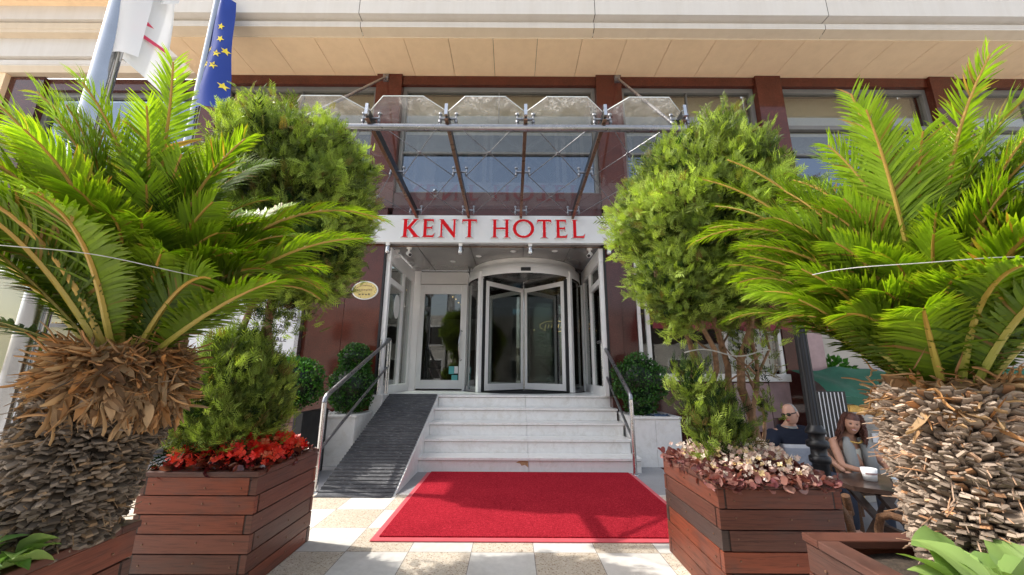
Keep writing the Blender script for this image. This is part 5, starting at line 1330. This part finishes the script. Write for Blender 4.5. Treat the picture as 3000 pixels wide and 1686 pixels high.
def wicker_chair(label):
    t = thing('wicker_chair', (0, 0, 0), label, 'chair', 'brown wicker armchairs round the table')
    b = MB().box(-.27, .27, -.25, .27, .38, .44); obj('seat', b, 'wicker', t, bevel=.02)
    for s in (-1, 1):
        pts = [(s*.30, .28, .0), (s*.30, .28, .55), (s*.30, .25, .64), (s*.30, .18, .675), (s*.30, -.16, .675), (s*.29, -.26, .70), (s*.26, -.30, .82)]
        obj('armrest', MB().tube(pts, .026, 10), 'wicker', t)
        obj('leg', MB().tube([(s*.28, -.26, 0), (s*.27, -.28, .72)], .022, 8), 'wicker', t)
    bk = []
    for i in range(13):
        a = PI*i/12; bk.append((-.27*math.cos(a), -.29-.03*math.sin(a), .55+.32*math.sin(a)))
    obj('back_frame', MB().tube(bk, .024, 8), 'wicker', t)
    vs, fs = sheet_fn(lambda u, v: (-.25+.5*u, -.275-.03*math.sin(u*PI), .44+(.10+.30*math.sin(PI*(.03+.94*u)))*v), 14, 6)
    obj('back_weave', MB().add(vs, fs, sm=True), 'wicker', t)
    return t
def dup(root, loc, rz, label):
    r = root.copy(); COL.objects.link(r); r.location = loc; r.rotation_euler = (0, 0, rz); r['label'] = label
    for c in list(root.children):
        d = c.copy(); COL.objects.link(d); d.parent = r
    return r
wc = wicker_chair('brown wicker armchair just right of the pale begonia planter'); wc.location = (2.16, 3.28, TZ); wc.rotation_euler = (0, 0, R(-12))
dup(wc, (3.02, 2.86, TZ), R(8), 'brown wicker armchair partly behind the right palm trunk')
dup(wc, (3.36, 4.86, TZ), R(176), 'brown wicker armchair on which the man sits')
dup(wc, (3.94, 4.74, TZ), R(185), 'brown wicker armchair on which the woman sits')
# striped panel, gilt stall with green tarpaulin
sp = thing('striped_panel', (4.25, 5.25, TZ), 'tall dark panel with white and gold vertical stripes behind the woman', 'panel')
obj('board', MB().box(4.02, 4.44, 5.25, 5.28, TZ, .98), 'darkmetal', sp, bevel=.004)
for k in range(8): obj('stripe', MB().box(4.03+.051*k, 4.040+.051*k, 5.243, 5.249, TZ+.02, .97), 'gold' if k in (0,) else 'paper', sp)
stl = thing('market_stall', (5.4, 5.6, TZ), 'gilt-framed stall front with grey slats under green tarpaulin behind the right palm', 'stall')
b = MB(); b.box(4.50, 4.60, 5.42, 5.5, TZ, .80); b.box(4.605, 7.6, 5.42, 5.5, .70, .80); b.box(6.6, 6.7, 5.42, 5.5, TZ, .695)
obj('frame', b, 'gold', stl, bevel=.006)
b = MB()
for k in range(9): b.box(4.60, 7.6, 5.52, 5.55, TZ+.115*k+.003, TZ+.115*k+.11, 0, (rng.uniform(.2, .8), 1, 0))
obj('slat_front', b, 'slat', stl, bevel=.002)
for c_ in ((4.92, 5.06, .30, .42), (6.3, 6.5, .05, .16)): obj('price_card', MB().box(c_[0], c_[1], 5.505, 5.515, c_[2], c_[3]), 'paper', stl)
def tarp(u, v):
    return (4.30+3.6*u, 5.30+.7*v-.02*math.sin(u*22), .98+.30*v-.10*(1-v)**6+.03*math.sin(u*17+v*4)+.015*math.sin(u*41))
vs, fs = sheet_fn(tarp, 60, 12); obj('tarpaulin', MB().add(vs, fs, sm=True).add([tarp(i/30, 0) for i in range(31)]+[(tarp(i/30, 0)[0], 5.28, .80+.03*math.sin(i*1.3)) for i in range(31)], [(i, i+1, i+32, i+31) for i in range(30)], sm=True), 'awn_green', stl)
nbd = thing('neighbour_building', (8.5, 8.5, TZ), 'beige neighbouring building in the background at the far right', 'building')
obj('wall', MB().box(4.95, 14, 9.2, 9.5, TZ, 6.6), 'street', nbd)
obj('ledge', MB().box(4.95, 14, 9.05, 9.2, 1.15, 1.35), 'granite_step', nbd)
wo = obj('window', MB().box(5.6, 7.4, 9.12, 9.2, 1.6, 2.9), 'alu_grey', nbd); obj('pane', MB().box(5.7, 7.3, 9.11, 9.118, 1.7, 2.8), 'spandrel', wo)
obj('side_wall', MB().box(4.63, 4.95, FY+.23, 9.2, TZ, 3.95), 'redstone_dk', hotel)
pl = thing('potted_shrub', (5.35, 6.6, TZ), 'small green shrub behind the green tarpaulin', 'plant')
n = 500; D = norm(rng.normal(size=(n, 3)))
V, F, T = scatter(BLV, BLF, np.array([5.35, 6.7, 1.25])+D*np.array([.5, .3, .25])*rng.uniform(.4, 1, (n, 1)), frames(D), rng.uniform(.06, .12, n), np.stack([rng.uniform(.2, .9, n), np.ones(n), np.zeros(n)], 1))
np_mesh('foliage', V, F, T, 'box', pl); obj('pot', MB().lathe([(.001, 0), (.25, 0), (.32, 1.3), (.001, 1.3)], (5.35, 6.7, TZ), 16), 'granite', pl)

# ------------------------------------------------------------------ people
def skin_mesh(name, verts, edges, radii, root=0, sub=2):
    me = bpy.data.meshes.new(name); me.from_pydata(verts, edges, []); o = bpy.data.objects.new(name, me); COL.objects.link(o)
    o.modifiers.new('Skin', 'SKIN'); sv = me.skin_vertices[0].data
    for i, r in enumerate(radii):
        sv[i].radius = r if isinstance(r, tuple) else (r, r); sv[i].use_root = (i == root)
    s = o.modifiers.new('Sub', 'SUBSURF'); s.levels = s.render_levels = sub
    dg = bpy.context.evaluated_depsgraph_get(); dg.update(); m2 = bpy.data.meshes.new_from_object(o.evaluated_get(dg))
    bpy.data.objects.remove(o); bpy.data.meshes.remove(me); return m2
def mesh_into(b, me, X=None, mi=0):
    vs = [v.co if X is None else X @ v.co for v in me.vertices]; b.add(vs, [tuple(p.vertices) for p in me.polygons], mi, sm=True)
def head_into(b, c, yaw, pitch, roll, smile=False, female=False, s=1.0):
    X = Matrix.Translation(c) @ Matrix.Rotation(yaw, 4, 'Z') @ Matrix.Rotation(pitch, 4, 'X') @ Matrix.Rotation(roll, 4, 'Y') @ Matrix.Scale(s, 4)
    n, m = 36, 30; vs = []
    for i in range(m+1):
        a = -PI/2+PI*i/m; z = math.sin(a); cr = max(0., math.cos(a))**(.72 if a > 0 else .85)
        for j in range(n):
            t = 2*PI*j/n; x, y = cr*math.cos(t), cr*math.sin(t)
            px, py, pz = .073*x, .092*y, .116*z
            jaw = max(0, -z-.05); px *= 1-.30*jaw; 
            front = max(0, -y)
            py -= .012*front*max(0, -z)*1.0
            if front > .2:
                g = lambda u, v, su, sv: math.exp(-((x-u)/su)**2-((z-v)/sv)**2)
                py -= .026*g(0, -.12, .16, .17)+.010*g(0, .05, .13, .2)          # nose
                py += .011*(g(.36, .07, .2, .12)+g(-.36, .07, .2, .12))           # eye sockets
                py -= .006*g(0, .22, .7, .10)                                   # brow
                py -= .007*g(0, -.47, .28, .09); py += .006*g(0, -.36, .3, .05)   # lips
                py -= .009*g(0, -.80, .3, .16)                                  # chin
                py -= .006*(g(.5, -.18, .2, .2)+g(-.5, -.18, .2, .2))*(1.6 if smile else 1)
            vs.append(X @ Vector((px, py, pz)))
    fs = []; ms = []
    for i in range(m):
        for j in range(n): fs.append((i*n+j, i*n+(j+1) % n, (i+1)*n+(j+1) % n, (i+1)*n+j))
    b.add(vs, fs, 0, sm=True)
    for sx in (-1, 1):
        e = MB().ellipsoid((0, 0, 0), (.010, .022, .033), 10); b.add([X @ (Vector((sx*.075, .008, -.004))+Vector(v)) for v in e.v], e.f, 0, sm=True)
        e = MB().ellipsoid((sx*.027, -.082, .008), (.012, .008, .006), 10); b.add([X @ Vector(v) for v in e.v], e.f, 2, sm=True)
    e = MB().ellipsoid((0, -.0935, -.052), (.027 if smile else .022, .008, .009), 12); b.add([X @ Vector(v) for v in e.v], e.f, 1, sm=True)
    if smile:
        e = MB().ellipsoid((0, -.0965, -.052), (.021, .0065, .0048), 12); b.add([X @ Vector(v) for v in e.v], e.f, 3, sm=True)
    return X
def hand_into(b, wrist, d, nrm_, s=1., thumb=1, curl=.5):
    d, nz = Vector(d).normalized(), Vector(nrm_).normalized(); sx = d.cross(nz).normalized(); nz = sx.cross(d)
    w = Vector(wrist)
    pm = [(w, .024*s), (w+d*.045*s, .030*s), (w+d*.085*s, .030*s)]
    me = skin_mesh('palm', [p for p, _ in pm], [(0, 1), (1, 2)], [(r, r*.55) for _, r in pm], 0, 2); mesh_into(b, me)
    for k, (off, L) in enumerate(((-.030, .070), (-.010, .080), (.010, .075), (.029, .060))):
        p0 = w+d*.080*s+sx*off*s; c1 = curl*.5
        p1 = p0+(d*math.cos(c1)-nz*math.sin(c1))*L*.45*s; c2 = curl*1.1; p2 = p1+(d*math.cos(c2)-nz*math.sin(c2))*L*.32*s; c3 = curl*1.5; p3 = p2+(d*math.cos(c3)-nz*math.sin(c3))*L*.26*s
        b.tube([p0, p1, p2, p3], [.0088*s, .0084*s, .0076*s, .006*s], 8)
    t0 = w+d*.03*s+sx*thumb*-.024*s; t1 = t0+(d*.7-sx*thumb*.7)*.035*s-nz*.006; t2 = t1+(d*.9-sx*thumb*.35)*.03*s-nz*.006
    b.tube([t0, t1, t2], [.011*s, .0098*s, .0075*s], 8)
def person(name_label, base, P, skin, female=False):
    """P: joint dictionary in world coordinates"""
    t = thing('person', base, name_label, 'person')
    J = ['pelvis', 'waist', 'chest', 'neck', 'skull', 'shl', 'ell', 'wrl', 'shr', 'elr', 'wrr', 'hpl', 'knl', 'anl', 'tol', 'hpr', 'knr', 'anr', 'tor']
    V = [Vector(P[j]) for j in J]; ix = {j: i for i, j in enumerate(J)}
    E = [('pelvis', 'waist'), ('waist', 'chest'), ('chest', 'neck'), ('neck', 'skull'), ('chest', 'shl'), ('shl', 'ell'), ('ell', 'wrl'), ('chest', 'shr'), ('shr', 'elr'), ('elr', 'wrr'),
         ('pelvis', 'hpl'), ('hpl', 'knl'), ('knl', 'anl'), ('anl', 'tol'), ('pelvis', 'hpr'), ('hpr', 'knr'), ('knr', 'anr'), ('anr', 'tor')]
    f = .86 if female else 1.0
    rad = dict(pelvis=(.15*f, .12), waist=(.14*f, .115), chest=(.155*f, .12), neck=(.058*f, .058*f), skull=(.05, .05), shl=.062*f, ell=.042*f, wrl=.028*f, shr=.062*f, elr=.042*f, wrr=.028*f, hpl=.09, knl=.062, anl=.042, tol=.035, hpr=.09, knr=.062, anr=.042, tor=.035)
    me = skin_mesh('body', V, [(ix[a], ix[c]) for a, c in E], [rad[j] for j in J], 0)
    b = MB(); mesh_into(b, me)
    X = head_into(b, P['head'], *P['face'], smile=female, female=female)
    hand_into(b, P['wrl'], P['hdl'], (0, -.3, 1), .95*f, 1, P.get('curl', .5)); hand_into(b, P['wrr'], P['hdr'], (0, -.3, 1), .95*f, -1, P.get('curl', .5))
    obj('body', b, [skin, 'lip', 'eye', 'teeth'], t)
    def cloth(nm, joints, grow_, mat, ends=()):
        jj = list(joints); vi = {j: i for i, j in enumerate(jj)}; vv = [Vector(P[j]) for j in jj]
        for k, (a, c, fr) in enumerate(ends):
            jj.append(f'e{k}'); vv.append(Vector(P[a]).lerp(Vector(P[c]), fr)); vi[f'e{k}'] = len(vv)-1
        ee = [(vi[a], vi[c]) for a, c in E if a in vi and c in vi]+[(vi[a], vi[f'e{k}']) for k, (a, c, fr) in enumerate(ends)]
        rd_ = []
        for k, j in enumerate(jj):
            r = rad[j] if j in rad else tuple(np.mean([np.array(rad[ends[int(j[1:])][0]])*np.ones(2), np.array(rad[ends[int(j[1:])][1]])*np.ones(2)], 0))
            r = r if isinstance(r, tuple) else (r, r); rd_.append((r[0]+grow_, r[1]+grow_))
        mm = skin_mesh(nm, vv, ee, rd_, 0); bb = MB(); mesh_into(bb, mm); return obj(nm, bb, mat, t)
    return t, X, cloth
def shirt_mat():
    m, nt, out = new_mat('navy_shirt_grey_block'); s = nd(nt, 'ShaderNodeSeparateXYZ'); pos = world_pos(nt); lk(nt, pos, s.inputs[0])
    c = ramp(nt, math_n(nt, 'MULTIPLY', math_n(nt, 'ADD', s.outputs[2], .3), 1.0), [(0, (.30, .32, .37)), (.655, (.33, .36, .42)), (.66, (.33, .36, .42)), (.661, (.58, .60, .63)), (.70, (.62, .63, .66)), (.701, (.014, .018, .032)), (1, (.014, .018, .032))])
    n = noise(nt, pos, 9, 4); c = mix_c(nt, 1.0, c, ramp(nt, n, [(.3, (.8, .8, .8)), (.7, (1, 1, 1))]), 'MULTIPLY')
    sx = math_n(nt, 'ABSOLUTE', math_n(nt, 'SUBTRACT', s.outputs[0], 3.36)); sleeve = math_n(nt, 'GREATER_THAN', sx, .185)
    c = mix_c(nt, sleeve, c, (.014, .018, .032))
    prin(nt, out, c, .85, spec=.2, normal=bump(nt, noise(nt, pos, 14, 3), .5, .02)); return m
M['shirt'] = shirt_mat()
mx, my = 3.36, 4.72; SZ = TZ+.45
mp = dict(pelvis=(mx, my+.12, SZ+.10), waist=(mx, my+.15, SZ+.28), chest=(mx, my+.17, SZ+.46), neck=(mx-.005, my+.13, SZ+.60), skull=(mx-.015, my+.09, SZ+.68),
          shl=(mx-.20, my+.15, SZ+.50), ell=(mx-.38, my+.02, SZ+.29), wrl=(mx-.60, my-.05, SZ+.30), shr=(mx+.20, my+.15, SZ+.50), elr=(mx+.30, my+.0, SZ+.26), wrr=(mx+.27, my-.25, SZ+.17),
          hpl=(mx-.10, my+.06, SZ+.06), knl=(mx-.16, my-.38, SZ+.10), anl=(mx-.17, my-.40, TZ+.08), tol=(mx-.18, my-.56, TZ+.04), hpr=(mx+.10, my+.06, SZ+.06), knr=(mx+.15, my-.38, SZ+.10), anr=(mx+.17, my-.36, TZ+.08), tor=(mx+.19, my-.52, TZ+.04),
          head=(mx-.03, my+.045, SZ+.735), face=(R(-62), R(8), R(-8)), hdl=(-.9, -.2, -.1), hdr=(.35, -.9, -.25), curl=.45)
man, X, cloth = person('older man in sunglasses and navy polo shirt with grey chest, seated', (mx, my, TZ), mp, 'skin')
cloth('shirt', ('waist', 'pelvis', 'chest', 'shl', 'shr'), .034, 'shirt', (('shl', 'ell', .75), ('shr', 'elr', .75), ('chest', 'neck', .82)))
cloth('trousers', ('pelvis', 'hpl', 'knl', 'hpr', 'knr', 'anl', 'anr'), .016, 'denim')
b = MB()
for sx in (-1, 1):
    e = MB().ellipsoid((sx*.030, -.094, .010), (.027, .007, .018), 14); b.add([X @ Vector(v) for v in e.v], e.f, sm=True)
    b.bar(X @ Vector((sx*.056, -.088, .016)), X @ Vector((sx*.078, .01, .014)), .004, .010)
b.bar(X @ Vector((-.012, -.101, .016)), X @ Vector((.012, -.101, .016)), .006, .006)
obj('sunglasses', b, 'black', man)
e = MB().lathe([(.083*max(0., math.cos(a))**.72, .1205*math.sin(a)) for a in np.linspace(-.1, PI/2, 12)], (0, 0, 0), 20, a0=R(-12), a1=R(192))
obj('hair', MB().add([X @ Vector((v[0]*.95, v[1]*1.0+.004, v[2]*1.0-.001)) for v in e.v], e.f, sm=True), 'hair_grey', man)
b = MB(); 
for a_, b_ in ((('shl'), ('ell')),): pass
obj('collar', MB().lathe([(.068, 0), (.078, .035), (.074, .036), (.062, .004)], (mx-.005, my+.125, SZ+.56), 20), 'vest', man)
wx, wy = 3.90, 4.58
wp = dict(pelvis=(wx, wy+.12, SZ+.09), waist=(wx-.01, wy+.13, SZ+.25), chest=(wx-.02, wy+.11, SZ+.40), neck=(wx-.03, wy+.06, SZ+.53), skull=(wx-.03, wy+.02, SZ+.60),
          shl=(wx-.18, wy+.11, SZ+.44), ell=(wx-.25, wy-.06, SZ+.22), wrl=(wx-.16, wy-.26, SZ+.20), shr=(wx+.15, wy+.11, SZ+.44), elr=(wx+.24, wy-.04, SZ+.22), wrr=(wx+.10, wy-.26, SZ+.20),
          hpl=(wx-.09, wy+.05, SZ+.05), knl=(wx-.12, wy-.36, SZ+.08), anl=(wx-.12, wy-.34, TZ+.07), tol=(wx-.13, wy-.48, TZ+.03), hpr=(wx+.09, wy+.05, SZ+.05), knr=(wx+.10, wy-.36, SZ+.08), anr=(wx+.10, wy-.34, TZ+.07), tor=(wx+.11, wy-.48, TZ+.03),
          head=(wx-.03, wy-.02, SZ+.655), face=(R(-30), R(4), R(8)), hdl=(.4, -.9, -.1), hdr=(-.4, -.9, -.1), curl=.6)
wom, X, cloth = person('smiling woman with wavy auburn hair, grey vest and necklace, seated', (wx, wy, TZ), wp, 'skin_f', True)
cloth('top', ('waist', 'pelvis', 'chest'), .014, 'cream_top')
cloth('trousers', ('pelvis', 'hpl', 'knl', 'hpr', 'knr', 'anl', 'anr'), .014, 'denim')
b = MB()
for sx in (-1, 1):
    b.tube([(wx-.02+sx*.075, wy+.02, SZ+.50), (wx-.02+sx*.10, wy-.03, SZ+.40), (wx-.01+sx*.10, wy-.03, SZ+.25), (wx+sx*.11, wy-.02, SZ+.10)], [.03, .055, .06, .06], 10)
obj('vest', b, 'vest', wom)
b = MB()
for k in range(17):
    a = PI+PI*k/16; b.ellipsoid((wx-.03+.085*math.cos(a), wy+.02+.075*math.sin(a), SZ+.495-.04*math.sin(PI*k/16)), (.011, .011, .011), 8)
obj('necklace', b, 'gold', wom)
n = 420; g = np.random.default_rng(77); b = MB()
for k in range(n):
    a = g.uniform(-.16*PI, 1.16*PI); h0 = g.uniform(.2, 1.0)
    p0 = Vector((.078*math.cos(a)*math.sqrt(1-h0*h0*.8), .098*math.sin(a)*math.sqrt(1-h0*h0*.8)+.012, .118*h0))
    pts = []; L = g.uniform(.16, .30); ph = g.uniform(0, 6)
    for i in range(7):
        q = i/6; out = Vector((math.cos(a), math.sin(a)*.9, 0)); pts.append(X @ (p0+out*(.022+.035*q+.010*math.sin(q*9+ph))+Vector((.008*math.sin(q*8+ph), .008*math.cos(q*7+ph), -L*q))))
    b.tube(pts, [.006, .0075, .0075, .007, .006, .005, .002], 5)
cap = MB().lathe([(.081*max(0., math.cos(q_))**.72, .1215*math.sin(q_)) for q_ in np.linspace(.42, PI/2, 9)], (0, 0, 0), 24)
b.add([X @ Vector((v[0], v[1]*1.22+.006, v[2])) for v in cap.v], cap.f, sm=True)
cap = MB().lathe([(.083*max(0., math.cos(q_))**.72, .1215*math.sin(q_)) for q_ in np.linspace(-.9, .6, 9)], (0, 0, 0), 20, a0=R(5), a1=R(175))
b.add([X @ Vector((v[0], v[1]*1.22+.010, v[2])) for v in cap.v], cap.f, sm=True)
obj('hair', b, 'hair_brown', wom)

# ------------------------------------------------------------------ camera, sun, sky
cam = bpy.data.cameras.new('camera'); co = bpy.data.objects.new('camera', cam); COL.objects.link(co)
cam.sensor_width = 36; cam.lens = 36*959/2576; cam.clip_start = .05; cam.clip_end = 1000
Xc = Matrix.Rotation(R(90+12.6), 4, 'X') @ Matrix.Rotation(R(.3), 4, 'Z'); Xc.translation = (0, 0, 1.2); co.matrix_world = Xc
S.camera = co
sv = Vector((-.80, .185, 1.0)).normalized()
sun = bpy.data.lights.new('sun', 'SUN'); so = bpy.data.objects.new('sun', sun); COL.objects.link(so)
sun.energy = 5.0; sun.angle = R(.5); sun.color = (1, .95, .87)
so.rotation_euler = sv.to_track_quat('Z', 'Y').to_euler(); so.location = (-6, 2, 10)
W = bpy.data.worlds.new('World'); S.world = W; W.use_nodes = True; nt = W.node_tree; nt.nodes.clear()
sky = nt.nodes.new('ShaderNodeTexSky'); sky.sky_type = 'NISHITA'; sky.sun_disc = False
sky.sun_elevation = math.asin(sv.z); sky.sun_rotation = math.atan2(sv.x, sv.y); sky.air_density = 1.2; sky.dust_density = 4.0
bg = nt.nodes.new('ShaderNodeBackground'); bg.inputs[1].default_value = .355
wo_ = nt.nodes.new('ShaderNodeOutputWorld'); hs = nt.nodes.new('ShaderNodeHueSaturation'); hs.inputs['Saturation'].default_value = .55; lk(nt, sky.outputs[0], hs.inputs['Color']); lk(nt, hs.outputs[0], bg.inputs[0]); lk(nt, bg.outputs[0], wo_.inputs[0])
S.view_settings.view_transform = 'Standard'; S.view_settings.look = 'None'; S.view_settings.exposure = 0; S.view_settings.gamma = 1
S.cycles.max_bounces = 10; S.cycles.diffuse_bounces = 5; S.cycles.transparent_max_bounces = 16; S.cycles.transmission_bounces = 4
